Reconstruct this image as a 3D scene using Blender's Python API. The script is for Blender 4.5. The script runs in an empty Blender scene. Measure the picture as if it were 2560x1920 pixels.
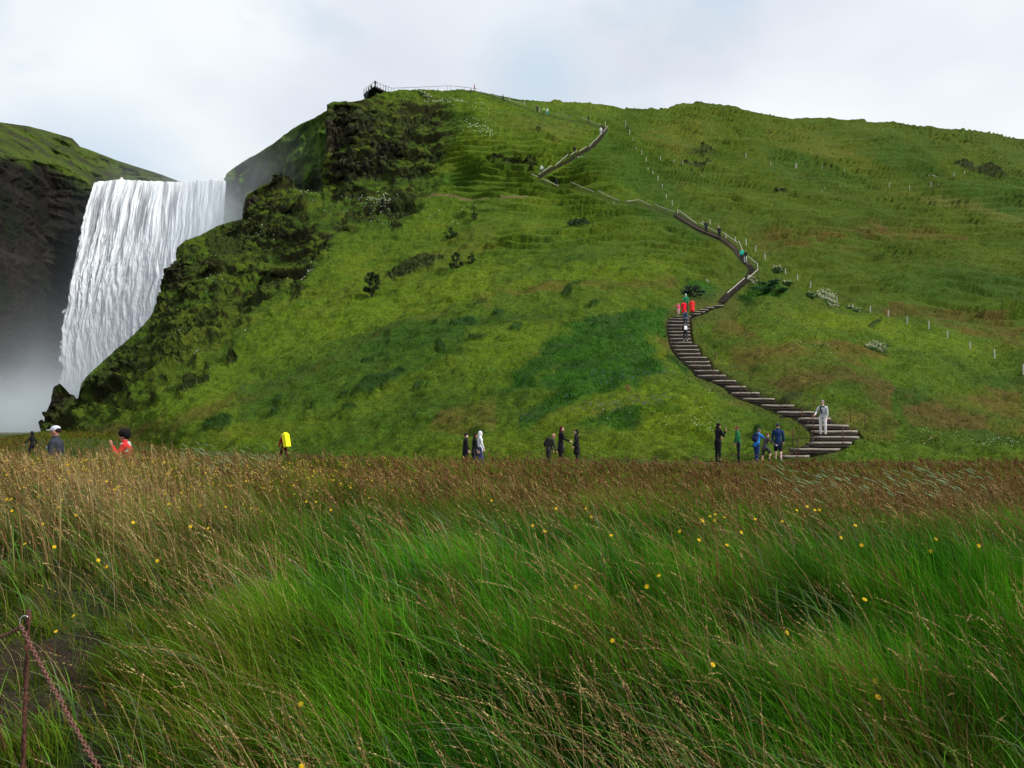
import bpy, bmesh, math, random
import numpy as np
from mathutils import Vector, Matrix
R = math.radians
SC = bpy.context.scene
COL = SC.collection
# ---------------------------------------------------------------- camera, world, sun, exposure
F = 1971.0                      # focal length in photo pixels (photo 2560 wide)
EYE = 1.92
PITCH = math.atan(90 / F)
cd = bpy.data.cameras.new('camera'); cam = bpy.data.objects.new('camera', cd); COL.objects.link(cam)
cd.sensor_width = 36; cd.lens = 36 * F / 2560; cd.clip_start = .05; cd.clip_end = 9000
cam.location = (0, 0, EYE); cam.rotation_euler = (R(90) + PITCH, 0, 0)
SC.camera = cam
SC.view_settings.view_transform = 'Standard'; SC.view_settings.look = 'None'
SC.view_settings.gamma = 1; SC.view_settings.exposure = 0.0
SC.cycles.max_bounces = 6; SC.cycles.diffuse_bounces = 3; SC.cycles.transparent_max_bounces = 24
SC.cycles.volume_bounces = 3; SC.cycles.volume_step_rate = 2.0; SC.cycles.volume_max_steps = 160
SC.cycles.use_adaptive_sampling = True; SC.cycles.adaptive_threshold = .02
SC.cycles.use_denoising = True

SUN_EL, SUN_AZ = 42, 110        # azimuth clockwise from +Y (straight ahead) towards +X (right)
sl = bpy.data.lights.new('sun', 'SUN'); sun = bpy.data.objects.new('sun', sl); COL.objects.link(sun)
sl.energy = 4.5; sl.angle = R(5); sl.color = (1, .955, .88)
sd = Vector((math.sin(R(SUN_AZ)) * math.cos(R(SUN_EL)), math.cos(R(SUN_AZ)) * math.cos(R(SUN_EL)), math.sin(R(SUN_EL))))
sun.rotation_euler = (-sd).to_track_quat('-Z', 'Y').to_euler(); sun.location = (60, 30, 120)

class NT:
    """tiny node-tree helper"""
    def __init__(s, nt): s.t = nt; s.n = nt.nodes; s.l = nt.links
    def new(s, typ, ins=None, **kw):
        nd = s.n.new(typ)
        for k, v in kw.items(): setattr(nd, k, v)
        if ins:
            for k, v in ins.items(): s.set(nd, k, v)
        return nd
    def set(s, nd, k, v):
        sock = nd.inputs[k]
        if hasattr(v, 'is_output') or isinstance(v, bpy.types.NodeSocket): s.l.new(v, sock)
        else: sock.default_value = v
    def math(s, op, a, b=None, c=None, clamp=False):
        nd = s.n.new('ShaderNodeMath'); nd.operation = op; nd.use_clamp = clamp
        for i, v in enumerate((a, b, c)):
            if v is not None: s.set(nd, i, v)
        return nd.outputs[0]
    def noise(s, vec, scale, detail=3, rough=.55, dim='3D', out=0, dist=0):
        nd = s.new('ShaderNodeTexNoise', {'Scale': scale, 'Detail': detail, 'Roughness': rough, 'Distortion': dist}, noise_dimensions=dim)
        if vec is not None: s.l.new(vec, nd.inputs['Vector'])
        return nd.outputs[out]
    def ramp(s, fac, stops, interp='LINEAR'):
        nd = s.n.new('ShaderNodeValToRGB'); cr = nd.color_ramp; cr.interpolation = interp
        while len(cr.elements) < len(stops): cr.elements.new(.5)
        for e, (p, c) in zip(cr.elements, stops):
            e.position = p; e.color = (*c, 1) if len(c) == 3 else c
        s.l.new(fac, nd.inputs[0]); return nd.outputs[0]
    def mix(s, fac, a, b, mode='MIX'):
        nd = s.n.new('ShaderNodeMix'); nd.data_type = 'RGBA'; nd.blend_type = mode
        s.set(nd, 0, fac)
        for i, v in ((6, a), (7, b)):
            if isinstance(v, tuple) and len(v) == 3: v = (*v, 1)
            s.set(nd, i, v)
        return nd.outputs[2]
    def mapping(s, vec, scale=(1, 1, 1), loc=(0, 0, 0), rot=(0, 0, 0)):
        nd = s.new('ShaderNodeMapping', {'Scale': scale, 'Location': loc, 'Rotation': rot}); s.l.new(vec, nd.inputs[0]); return nd.outputs[0]

# world: a Nishita sky seen through broken bright cloud
w = bpy.data.worlds.new('World'); SC.world = w; w.use_nodes = True
N = NT(w.node_tree); N.n.clear()
sky = N.new('ShaderNodeTexSky'); sky.sky_type = 'NISHITA'; sky.sun_disc = False
sky.sun_elevation = R(SUN_EL); sky.sun_rotation = R(SUN_AZ); sky.air_density = 1.0; sky.dust_density = .6
tc = N.new('ShaderNodeTexCoord').outputs['Generated']
sep = N.new('ShaderNodeSeparateXYZ', {0: tc})
zz = N.math('MAXIMUM', N.math('ADD', sep.outputs[2], .30), .06)
flat = N.new('ShaderNodeCombineXYZ', {0: N.math('DIVIDE', sep.outputs[0], zz), 1: N.math('DIVIDE', sep.outputs[1], zz), 2: 0.0}).outputs[0]
n1 = N.noise(N.mapping(flat, (1, 1, 1), (3.3, .6, 0)), 1.25, 4, .5)
n2 = N.noise(N.mapping(flat, (1, 1, 1), (7.1, 2.2, 0)), 2.4, 5, .52)
skyc = N.mix(1.0, sky.outputs[0], (.075, .075, .075), 'MULTIPLY')
cloud = N.ramp(n1, [(.32, (.70, .75, .83)), (.45, (.82, .87, .94)), (.57, (.93, .97, 1.0)), (.70, (1.02, 1.02, 1.02))])
gap = N.ramp(n2, [(.54, (0, 0, 0)), (.70, (.65, .65, .65))])
for dv, wd_, am in (((-.46, .86, .235), .16, .9), ((-.62, .78, .30), .12, .5), ((.03, .90, .40), .10, .6)):   # thin blue gaps low over the gorge and over the hill
    dd = N.new('ShaderNodeVectorMath', {0: tc, 1: dv}, operation='DISTANCE').outputs['Value']
    gap = N.math('MAXIMUM', gap, N.math('MULTIPLY', N.ramp(N.math('DIVIDE', dd, wd_), [(0, (1, 1, 1)), (1, (0, 0, 0))], 'EASE'), am))
blue = N.mix(.7, skyc, (.68, .88, 1.05))
w_out = N.new('ShaderNodeOutputWorld')
bg = N.new('ShaderNodeBackground', {'Color': N.mix(gap, cloud, blue), 'Strength': 1.0})
N.l.new(bg.outputs[0], w_out.inputs[0])

# ---------------------------------------------------------------- picture <-> place
CP, SP = math.cos(PITCH), math.sin(PITCH)
def W(px, py, Y):
    """point of the place seen at photo pixel (px,py), Y metres ahead"""
    u = (np.asarray(px, float) - 1280) / F; v = (960 - np.asarray(py, float)) / F
    k = np.asarray(Y, float) / (CP - v * SP)
    return np.stack([u * k, np.asarray(Y, float) + 0 * u * v, EYE + (SP + v * CP) * k], -1)
def PX(x, y):  # azimuth as a photo column
    return 1280 + F * CP * np.asarray(x) / np.maximum(np.asarray(y), .01)
def interp(x, tab):
    return np.interp(x, [a for a, b in tab], [b for a, b in tab])
def sstep(a, b, x):
    t = np.clip((x - a) / (b - a), 0, 1); return t * t * (3 - 2 * t)

# ---------------------------------------------------------------- numpy gradient noise
_rs = np.random.RandomState(7)
_perm = _rs.permutation(256); _perm = np.concatenate([_perm, _perm, _perm])
_g = _rs.normal(size=(256, 3)); _g /= np.linalg.norm(_g, axis=1)[:, None]
def pn(P):
    P = np.asarray(P, float); I = np.floor(P).astype(int); f = P - I; I &= 255
    u = f * f * f * (f * (f * 6 - 15) + 10); out = 0
    for dx in (0, 1):
        for dy in (0, 1):
            for dz in (0, 1):
                h = _perm[_perm[_perm[I[..., 0] + dx] + I[..., 1] + dy] + I[..., 2] + dz]
                g = _g[h]
                d = g[..., 0] * (f[..., 0] - dx) + g[..., 1] * (f[..., 1] - dy) + g[..., 2] * (f[..., 2] - dz)
                wt = (u[..., 0] if dx else 1 - u[..., 0]) * (u[..., 1] if dy else 1 - u[..., 1]) * (u[..., 2] if dz else 1 - u[..., 2])
                out = out + wt * d
    return out * 1.5
def fbm(P, scale=1, octs=4, gain=.5, off=0):
    P = np.asarray(P, float) * scale + off; s = 0; a = 1; t = 0
    for o in range(octs):
        s = s + a * pn(P + 17.3 * o); t += a; a *= gain; P = P * 2.03
    return s / t
def ridged(P, scale=1, octs=4, gain=.5, off=0):
    P = np.asarray(P, float) * scale + off; s = 0; a = 1; t = 0
    for o in range(octs):
        s = s + a * (1 - 2 * np.abs(pn(P + 11.7 * o))); t += a; a *= gain; P = P * 2.1
    return s / t

def in_poly(px, py, poly, soft=6.0):
    """soft membership of a polygon (photo pixels)"""
    out = np.zeros(px.shape); P = np.array(poly, float); m = soft + 2
    bb = (px > P[:, 0].min() - m) & (px < P[:, 0].max() + m) & (py > P[:, 1].min() - m) & (py < P[:, 1].max() + m)
    if not bb.any(): return out
    x = px[bb]; y = py[bb]; ins = np.zeros(x.shape, bool); dmin = np.full(x.shape, 1e9)
    for i in range(len(P)):
        x0, y0 = P[i]; x1, y1 = P[(i + 1) % len(P)]
        c = ((y0 > y) != (y1 > y)) & (x < (x1 - x0) * (y - y0) / ((y1 - y0) or 1e-9) + x0)
        ins ^= c
        dx, dy = x1 - x0, y1 - y0; L = dx * dx + dy * dy or 1e-9
        t = np.clip(((x - x0) * dx + (y - y0) * dy) / L, 0, 1)
        dmin = np.minimum(dmin, np.hypot(x - x0 - t * dx, y - y0 - t * dy))
    sd_ = np.where(ins, dmin, -dmin)
    out[bb] = sstep(-soft, soft, sd_); return out
def near_line(px, py, line, r, soft=3.0):
    out = np.zeros(px.shape); P = np.array(line, float); m = r + soft + 2
    bb = (px > P[:, 0].min() - m) & (px < P[:, 0].max() + m) & (py > P[:, 1].min() - m) & (py < P[:, 1].max() + m)
    if not bb.any(): return out
    x = px[bb]; y = py[bb]; dmin = np.full(x.shape, 1e9)
    for i in range(len(P) - 1):
        x0, y0 = P[i]; x1, y1 = P[i + 1]; dx, dy = x1 - x0, y1 - y0; L = dx * dx + dy * dy or 1e-9
        t = np.clip(((x - x0) * dx + (y - y0) * dy) / L, 0, 1)
        dmin = np.minimum(dmin, np.hypot(x - x0 - t * dx, y - y0 - t * dy))
    out[bb] = 1 - sstep(r - soft, r + soft, dmin); return out

# ---------------------------------------------------------------- objects
def link(o, parent=None):
    COL.objects.link(o)
    if parent is not None: o.parent = parent
    return o
def tag(o, label=None, cat=None, group=None, kind=None):
    if label: o['label'] = label
    if cat: o['category'] = cat
    if group: o['group'] = group
    if kind: o['kind'] = kind
    return o
def np_mesh(name, V, Fq, mat=None, col=None, smooth=True, tri=False, parent=None):
    """mesh object from arrays; col = per-vertex linear colour"""
    me = bpy.data.meshes.new(name); V = np.asarray(V, np.float32); Fq = np.asarray(Fq, np.int32)
    k = Fq.shape[1]; nf = len(Fq)
    me.vertices.add(len(V)); me.vertices.foreach_set('co', V.ravel())
    me.loops.add(nf * k); me.loops.foreach_set('vertex_index', Fq.ravel())
    me.polygons.add(nf); me.polygons.foreach_set('loop_start', np.arange(nf, dtype=np.int32) * k)
    try: me.polygons.foreach_set('loop_total', np.full(nf, k, np.int32))
    except Exception: pass
    me.update(calc_edges=True)
    if smooth: me.polygons.foreach_set('use_smooth', np.ones(nf, bool))
    if col is not None:
        a = me.color_attributes.new('Col', 'FLOAT_COLOR', 'POINT')
        c = np.ones((len(V), 4), np.float32); c[:, :3] = np.clip(col, 0, 1); a.data.foreach_set('color', c.ravel())
    if mat: me.materials.append(mat)
    o = bpy.data.objects.new(name, me); return link(o, parent)
def grid_faces(nr, nc):
    i = np.arange(nr - 1)[:, None] * nc + np.arange(nc - 1)[None]
    i = i.ravel(); return np.stack([i, i + 1, i + nc + 1, i + nc], 1)

def mat(name, base=(.5, .5, .5), rough=.8, metal=0., spec=.3):
    m = bpy.data.materials.new(name); m.use_nodes = True; n = NT(m.node_tree)
    b = n.n['Principled BSDF']; b.inputs['Base Color'].default_value = (*base, 1)
    b.inputs['Roughness'].default_value = rough; b.inputs['Metallic'].default_value = metal
    b.inputs['Specular IOR Level'].default_value = spec
    return m, n, b
_mc = {}
def cmat(name, c, rough=.8, metal=0., spec=.12, var=.25, scale=30, bump=.15):
    """plain coloured material with mottling and a fine bump"""
    key = (name, tuple(c), rough)
    if key in _mc: return _mc[key]
    m, n, b = mat(name, c, rough, metal, spec)
    co = n.new('ShaderNodeTexCoord').outputs['Object']
    ns = n.noise(co, scale, 4, .6)
    lo = tuple(x * (1 - var) for x in c); hi = tuple(min(1, x * (1 + var)) for x in c)
    n.l.new(n.ramp(ns, [(.3, lo), (.7, hi)]), b.inputs['Base Color'])
    bp = n.new('ShaderNodeBump', {'Strength': bump, 'Distance': .02, 'Height': ns}); n.l.new(bp.outputs[0], b.inputs['Normal'])
    _mc[key] = m; return m
# ================================================================ the hill
RIDGE = [(96,1094),(102,1088),(106,1082),(108,1062),(114,1040),(120,1024),(126,1007),(129,990),(132,978),(140,965),(148,958),(156,964),(165,974),(174,984),(185,987),(191,997),(195,994),
 (203,960),(231,926),(278,885),(312,856),(347,827),(376,793),(399,752),(405,741),(403.5,720),(407,689),(440,654),(443,619),(463,604),(498,590),(538,567),(579,553),(606,547),
 (608,520),(612,500),(619,486),(648,469),(677,458),(691,444),(699,436),(710,440),(724,456),(739,472),(762,480),(803,482),(810,478),(812.5,384),(813.5,320),(815,296),(817,278),(818,262),(826,256),
 (835,253),(870,256),(910,249),(935,240),(960,233),(985,228),(1000,226),(1100,223.5),(1139,223.5),(1180,226),(1220,234),(1260,241),(1300,249),(1400,256),(1500,262),
 (1560,272),(1610,275),(1665,273),(1690,263),(1715,258),(1780,261),(1850,272),(1920,287),(1980,297),(2100,298),(2200,307),(2350,320),(2450,333),(2560,349),(2800,385),(3200,460)]
YBASE = [(96,106),(110,105),(250,82),(400,68),(700,51),(1100,43),(1400,39),(1700,37.5),(2100,36.5),(2560,37),(3200,38)]
DEP = [  # photo x, photo y, metres ahead
 (96,1094,108),(150,1092,104),(148,960,110),(190,990,113),(231,926,118),(312,856,124),(405,741,135),(440,640,142),(498,590,147),(579,553,151),(606,547,152),(619,486,153),(691,444,157),(762,480,158),(806,482,159),
 (812,400,160),(818,262,163),(850,330,162),(910,250,171),(1000,226,176),(1180,226,176),(935,240,174),(900,480,152),(1000,420,154),(980,340,160),
 (1260,241,174),(1400,256,181),(1500,262,184),(1610,275,192),(1715,258,203),(1850,272,206),(2000,297,208),(2200,307,210),(2350,320,211),(2560,349,212),(3200,460,215),
 (1500,323,160),(1370,290,168),(1436,388,146),(1353,438,138),(1387,466,141),(1600,510,128),(1700,535,122),(1770,580,114),(1840,600,110),(1860,655,104),(1890,690,99),(1850,730,92),(1800,758,86),(1750,772,82),
 (1700,790,79),(1700,856,70),(1760,920,60),(1900,1000,49.5),(2050,1050,42.5),(2080,1092,39.2),(2000,1122,37.6),(1980,1140,37),
 (2480,925,76),(2300,850,85),(2100,740,101),(1950,690,102),(1980,640,112),(1640,410,152),(1720,470,140),
 (2200,440,168),(2100,440,162),(2400,450,168),(2560,470,166),(2560,600,138),(2560,700,118),(2560,900,78),(2560,1050,52),(2560,1130,39),(2300,1130,38.5),(2300,1000,54),(2200,900,72),(2300,700,112),(2300,600,132),(2100,600,124),
 (1900,450,152),(1900,560,128),(1750,400,165),(1900,360,178),(2200,360,186),(2400,390,184),(1800,320,190),
 (3200,600,140),(3200,900,78),(3200,1130,40),
 (1400,600,114),(1400,680,99),(1400,750,87),(1400,900,63.5),(1400,1050,46),(1400,1130,39.8),(1100,600,124),(1100,750,96),(1100,900,71),(1100,1050,51),(1100,1130,44),(1250,820,78),(1550,700,93),(1550,850,69),(1600,1000,50),(1750,1050,43),(1750,1130,38.3),
 (1150,520,138),(1000,500,143),(1100,420,150),(1200,400,146),(1300,420,142),(1250,330,156),(1250,280,167),(1050,300,166),(900,550,141),
 (800,700,118),(800,560,138),(800,850,91),(800,1000,65),(800,1120,51),(930,720,110),(600,700,131),(600,850,102),(600,950,82),(600,1100,57),(500,750,127),(500,640,140),(400,850,118),(400,950,91),(400,1050,72),(400,1115,67),
 (250,1000,108),(250,1085,86),(300,930,112),(680,560,148),(700,640,138)]
_c = np.array(DEP, float); _S = 300.
_cx = _c[:, :2] / _S; _cy = np.log(_c[:, 2])
def _phi(r2): return np.where(r2 > 1e-12, .5 * r2 * np.log(np.maximum(r2, 1e-12)), 0)
_n = len(_c); _A = np.zeros((_n + 3, _n + 3))
_A[:_n, :_n] = _phi(((_cx[:, None] - _cx[None]) ** 2).sum(-1)) + np.eye(_n) * .004
_A[:_n, _n] = 1; _A[:_n, _n + 1:] = _cx; _A[_n, :_n] = 1; _A[_n + 1:, :_n] = _cx.T
_w = np.linalg.solve(_A, np.concatenate([_cy, [0, 0, 0]]))
def hillY(px, py):
    px = np.asarray(px, float); sh = px.shape; q = np.stack([px.ravel(), np.asarray(py, float).ravel()], 1) / _S
    out = _w[_n] + q @ _w[_n + 1:]
    for i in range(_n): out += _w[i] * _phi(((q - _cx[i]) ** 2).sum(1))
    return np.exp(out).reshape(sh)
def hillP(px, py, lift=0.):
    p = W(px, py, hillY(np.array(px, float), np.array(py, float))); p = np.array(p); p[..., 2] += lift; return p
YB = lambda px: interp(px, YBASE)

# --- where the hill shows what (traced once, then baked into the terrain mesh as its own colour and relief)
z3 = lambda L: [(560 + x * .2893, 170 + y * .2893) for x, y in L]
z2 = lambda L: [(x * .2893, 700 + y * .2893) for x, y in L]
z4 = lambda L: [(1150 + x * .2893, 170 + y * .2893) for x, y in L]
z5 = lambda L: [(1500 + x * .2893, 480 + y * .2893) for x, y in L]
z6 = lambda L: [(1600 + x * .2893, 720 + y * .2893) for x, y in L]
z7 = lambda L: [(1920 + x * .2893, 200 + y * .2893) for x, y in L]
z8 = lambda L: [(1920 + x * .2893, 650 + y * .2893) for x, y in L]
zm = lambda L: [(600 + x * .2893, 600 + y * .2893) for x, y in L]
zr = lambda L: [(1180 + x * .2893, 600 + y * .2893) for x, y in L]
ov = lambda L: [(x * 1.1573, y * 1.1573) for x, y in L]
# (polygon, rock strength 0..1, metres set back)
ROCKS = [
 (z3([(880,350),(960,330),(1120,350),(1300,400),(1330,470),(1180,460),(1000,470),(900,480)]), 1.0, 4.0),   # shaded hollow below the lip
 (z3([(845,480),(1000,480),(1100,520),(1120,640),(1020,760),(900,800),(865,720)]), .85, 2.4),
 (z3([(1560,520),(1700,440),(1800,420),(1790,500),(1690,560),(1600,650),(1540,700),(1520,640)]), 1.0, 1.2),
 (z3([(1270,680),(1400,640),(1520,680),(1520,790),(1480,880),(1380,960),(1260,990),(1040,1090),(1000,960),(1050,850),(1230,800)]), 1.0, 2.4),
 (z3([(550,950),(680,900),(780,960),(760,1040),(620,1060)]), .9, 3.0),
 (z3([(1490,960),(1560,900),(1640,870),(1740,890),(1840,910),(1780,960),(1660,1010),(1600,1030),(1520,990)]), 1.0, 3.6),
 (z3([(1640,770),(1760,770),(1900,770),(1980,780),(1900,830),(1820,850),(1700,790)]), .9, 1.4),
 (z3([(1310,1310),(1360,1230),(1430,1165),(1490,1120),(1590,1105),(1690,1130),(1735,1170),(1620,1260),(1540,1290),(1440,1315)]), 1.0, .9),
 (z3([(165,1200),(190,1150),(230,1080),(280,1030),(260,1090),(240,1180),(230,1270),(195,1290)]), 1.0, .6),
 (z3([(385,1010),(430,970),(480,925),(520,935),(580,990),(630,1060),(560,1090),(450,1050)]), 1.0, .3),
 (z3([(355,1180),(430,1180),(470,1240),(620,1270),(610,1310),(400,1330),(362,1290)]), .9, 1.2),
 (z3([(60,1400),(160,1375),(240,1420),(290,1470),(240,1520),(120,1530),(70,1480)]), 1.0, 1.6),
 (z3([(390,1470),(500,1440),(640,1440),(620,1490),(520,1510),(420,1510)]), .8, 1.0),
 (z3([(840,1530),(930,1480),(1040,1410),(1080,1430),(990,1480),(940,1560),(880,1640),(820,1640)]), .9, 1.6),
 (z3([(1440,1370),(1560,1380),(1600,1410),(1520,1430),(1450,1430)]), .9, .9),
 (z3([(1040,1350),(1180,1340),(1310,1360),(1280,1400),(1100,1410)]), .6, .6),
 (zm([(80,560),(250,470),(340,380),(420,330),(400,400),(330,480),(220,560),(90,620),(0,700),(0,640)]), .9, 1.2),
 (zm([(460,260),(520,200),(640,190),(760,60),(850,0),(800,120),(700,200),(600,260)]), .8, 1.2),
 (zm([(470,520),(520,460),(620,465),(590,520),(540,580),(470,590)]), .7, .6),
 (zm([(1230,400),(1300,330),(1450,240),(1600,170),(1800,160),(1700,260),(1560,330),(1400,370)]), .75, .2),
 (z2([(375,1320),(355,1270),(370,1120),(440,1070),(455,1010),(450,960),(500,900),(560,930),(610,980),(650,1030),(600,1100),(500,1120),(430,1230)]), .95, .5),
 (z2([(950,870),(1010,800),(1100,770),(1250,740),(1330,760),(1270,830),(1130,850),(1000,900)]), .9, 1.6),
 (z2([(850,940),(930,920),(980,960),(1000,1010),(900,1040),(860,990)]), .7, .8),
 (z2([(1540,1040),(1590,960),(1600,900),(1660,850),(1720,860),(1840,900),(1840,930),(1740,960),(1650,1010),(1570,1060)]), 1.0, .6),
 (z2([(1960,700),(1990,660),(2060,660),(2090,700),(2040,760),(1980,780)]), 1.0, .5),
 (z2([(1770,740),(1810,730),(1840,770),(1780,790)]), .8, .3),
 (z2([(1490,740),(1560,690),(1620,640),(1590,700),(1520,750)]), .8, .8),
 (z2([(1400,480),(1440,430),(1560,420),(1500,470)]), .5, .5),
 (z2([(2130,280),(2212,230),(2212,300),(2160,330)]), .7, .6),
 (ov([(352,610),(380,575),(400,560),(412,600),(400,640),(360,640)]), .8, 1.2),
 (ov([(440,520),(500,500),(545,520),(530,570),(480,580),(450,560)]), .6, 1.0),
 (ov([(560,600),(600,595),(640,610),(610,640),(570,640)]), .6, 1.0),
 (z4([(200,790),(290,790),(400,800),(530,790),(540,840),(400,870),(330,830),(240,830)]), .9, 1.5),
 (z4([(545,840),(600,810),(680,820),(640,870),(580,885)]), .95, 1.6),
 (z4([(620,570),(700,570),(750,600),(700,615),(640,600)]), .8, .5),
 (z4([(1420,520),(1470,525),(1465,550),(1425,550)]), .9, .3),
 (z4([(1870,850),(1920,840),(1960,870),(2060,880),(2180,880),(2100,930),(2000,930),(1900,890)]), .75, .8),
 (z4([(1930,760),(2050,740),(2212,770),(2212,820),(2080,830),(1980,810)]), .55, .7),
 (z7([(1590,740),(1700,730),(1770,790),(1870,760),(1960,820),(2050,890),(1900,905),(1780,860),(1680,830)]), 1.0, .6),
 (z7([(0,1030),(80,1005),(170,1030),(120,1060),(30,1065)]), .9, 1.0),
]
LEDGEP = [ov([(960,215),(985,300),(920,420),(900,470),(800,500),(740,520),(700,560),(640,640),(560,690),(440,800),(330,870),(190,930),(85,960),(110,830),(200,800),(300,715),(345,650),(345,600),(385,530),(500,478),(525,430),(600,375),(700,420),(705,225),(800,200)])]
COLS = {  # terrain colour patches: name, polygons, colour, strength
 'emerald': ([zr([(740,870),(850,800),(1000,745),(1250,700),(1500,610),(1680,600),(1690,850),(1560,860),(1430,880),(1600,960),(1560,1100),(1650,1250),(1450,1330),(1150,1380),(850,1470),(600,1560),(430,1620),(450,1560),(600,1470),(800,1330),(600,1370),(620,1290),(800,1170),(700,1210),(520,1340),(260,1400),(250,1360),(420,1240),(600,1130),(590,1060),(700,970),(900,890)]),
              zr([(910,1640),(1000,1570),(1150,1520),(1400,1500),(1700,1420),(1830,1440),(1700,1520),(1450,1590),(1200,1640)]), zr([(1690,1010),(1800,990),(1900,1080),(1800,1130),(1690,1110)]),
              ov([(1470,618),(1530,610),(1560,625),(1540,650),(1480,640)]), ov([(1590,640),(1640,615),(1700,640),(1690,660),(1620,665)]), ov([(1440,770),(1490,765),(1520,800),(1480,810)]),
              ], (.024, .098, .008), .85),
 'brown': ([zr([(0,600),(250,500),(600,470),(900,440),(1500,430),(1800,380),(1800,420),(1500,470),(1200,500),(700,520),(300,560),(60,640)]),
            zm([(0,1400),(400,1300),(900,1080),(1200,930),(1700,700),(2212,560),(2212,600),(1700,740),(1300,900),(900,1110),(500,1310),(100,1440)]),
            z6([(700,260),(820,260),(860,420),(1000,560),(1300,720),(1700,860),(1600,960),(1200,880),(850,700),(650,520),(600,400)]),
            z6([(1300,620),(1700,700),(2200,930),(2200,1100),(1900,960),(1500,800)]),
            z6([(1700,1050),(2212,1090),(2212,1300),(1950,1300),(1800,1180)]),
            z8([(900,450),(1400,480),(2000,560),(2212,640),(2212,820),(1800,760),(1300,620),(1000,560)]),
            z8([(1200,1290),(2212,1150),(2212,1500),(1700,1480),(1200,1450)]), z8([(0,850),(800,880),(1000,960),(600,1010),(100,960)]),
            z7([(0,1370),(500,1400),(900,1290),(1400,1340),(1800,1420),(1500,1440),(900,1380),(500,1450),(0,1430)]),
            z5([(1250,380),(1700,440),(2000,440),(1900,520),(1500,560),(1300,480)]),
            zr([(1560,860),(1680,850),(1750,980),(1640,960)]), zm([(1700,1500),(2212,1450),(2212,1659),(1600,1659)]),
            z2([(600,1280),(1300,1220),(2000,1080),(2080,1110),(1500,1330),(1000,1400),(560,1440)])], (.135, .075, .030), .62),
 'lime': ([zr([(0,850),(700,800),(1000,740),(600,1050),(250,1250),(0,1500)]), zm([(0,850),(800,500),(1250,400),(2212,200),(2212,560),(1500,760),(900,950),(0,1200)]),
           z8([(200,560),(900,560),(1700,800),(1900,960),(1300,960),(700,700),(200,650)]), zr([(600,300),(1700,230),(2000,300),(1500,420),(700,440)]),
           z6([(0,900),(600,880),(600,1300),(0,1350)]), z2([(700,1050),(2212,520),(2212,950),(1500,1200),(700,1260)])], (.135, .195, .009), .5),
 'deep': ([zm([(0,1300),(800,1100),(1500,850),(2100,800),(1900,1100),(1300,1300),(700,1500),(0,1600)]), z3([(700,1230),(1100,1120),(1300,1200),(1200,1400),(700,1500),(500,1350)]),
           z3([(1650,1050),(2212,900),(2212,1120),(1750,1120)]), z7([(900,590),(1400,650),(1500,870),(1200,850),(900,720)]), z7([(0,600),(500,770),(900,880),(600,900),(0,820)]),
           z4([(1150,620),(1500,640),(1780,1000),(2000,1200),(1700,1180),(1300,1000),(1000,900),(900,820)]), z5([(250,120),(560,150),(900,380),(1020,440),(700,420),(300,230)]),
           z8([(900,200),(1600,150),(2212,260),(2212,420),(1400,430),(1000,330)]), z7([(1500,930),(2212,920),(2212,1250),(1900,1200),(1600,1050)])], (.034, .085, .010), .6),
 'moss': ([zm([(1240,400),(1600,160),(1900,0),(2212,0),(2212,180),(1800,250),(1500,380),(1260,440)]), zm([(450,740),(760,560),(1050,440),(1060,490),(750,700),(560,740)]),
           z2([(1500,300),(2212,150),(2212,400),(1700,650),(1400,780),(700,1150),(650,1100),(1000,900),(1300,700)]), z3([(1320,470),(1500,380),(1800,390),(1740,440),(1560,540),(1400,560)]),
           z4([(250,430),(900,440),(1150,560),(800,660),(500,600),(250,520)]), z4([(1560,560),(2212,430),(2212,760),(1900,840),(1640,660)]),
           z7([(0,380),(900,640),(900,820),(500,700),(0,560)])], (.125, .125, .020), .6),
 'pale': ([z7([(1000,930),(1400,1010),(1900,1150),(2212,1260),(2212,1300),(1800,1180),(1200,1000)])], (.17, .16, .05), .6),
 'path': ([z3([(1750,1130),(1900,1150),(2212,1160),(2212,1180),(1900,1175),(1760,1150)]), z4([(0,1150),(250,1155),(450,1140),(600,1115),(560,1150),(300,1175),(0,1170)])], (.19, .13, .09), .9),
}
DARKTUFT = [(930,918,18,7),(985,967,45,10),(1050,985,16,8),(870,1000,14,6),(925,985,30,9),(790,1020,12,6),(700,1012,12,6),(690,1040,14,6),(880,1030,18,8),(1115,905,14,7),(1170,850,34,9),(1100,845,8,5),(1215,885,12,4),(1250,815,16,9),(1300,857,20,6),(1200,885,20,4),
 (1205,795,12,4),(1420,757,14,4),(1490,790,14,4),(1440,735,22,4),(1560,710,14,4),(1450,565,26,9),(1490,850,8,4),(550,1062,38,14),(430,985,16,5),(2175,849,16,6),(1900,1090,14,10),(2050,1096,16,8),(1980,1000,30,8)]

def lerp_col(c, m, col, ns=None):
    col = np.array(col)[None] if np.ndim(col) == 1 else col
    m = m[:, None]; return c * (1 - m) + col * m

STEPS = [(1225,1460,1450),(1335,1730,1390),(1475,1830,1335),(1500,1890,1285),(1480,1880,1235),(1430,1800,1185),(1370,1650,1125),(1190,1500,1070),(1050,1330,1012),(890,1160,955),(790,1030,905),(740,915,850),(625,830,800),(500,740,755),(470,680,712),(420,610,668),(385,600,635),(345,575,598),(320,520,565),(290,510,530),(275,490,498),(265,450,468),(258,440,437),(252,435,405),(246,432,376),(242,430,347),(241,428,317),(243,426,287),(255,424,262),(300,440,243),(440,520,222),(470,560,203),(510,590,184),(560,640,166),(640,720,150)]
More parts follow.
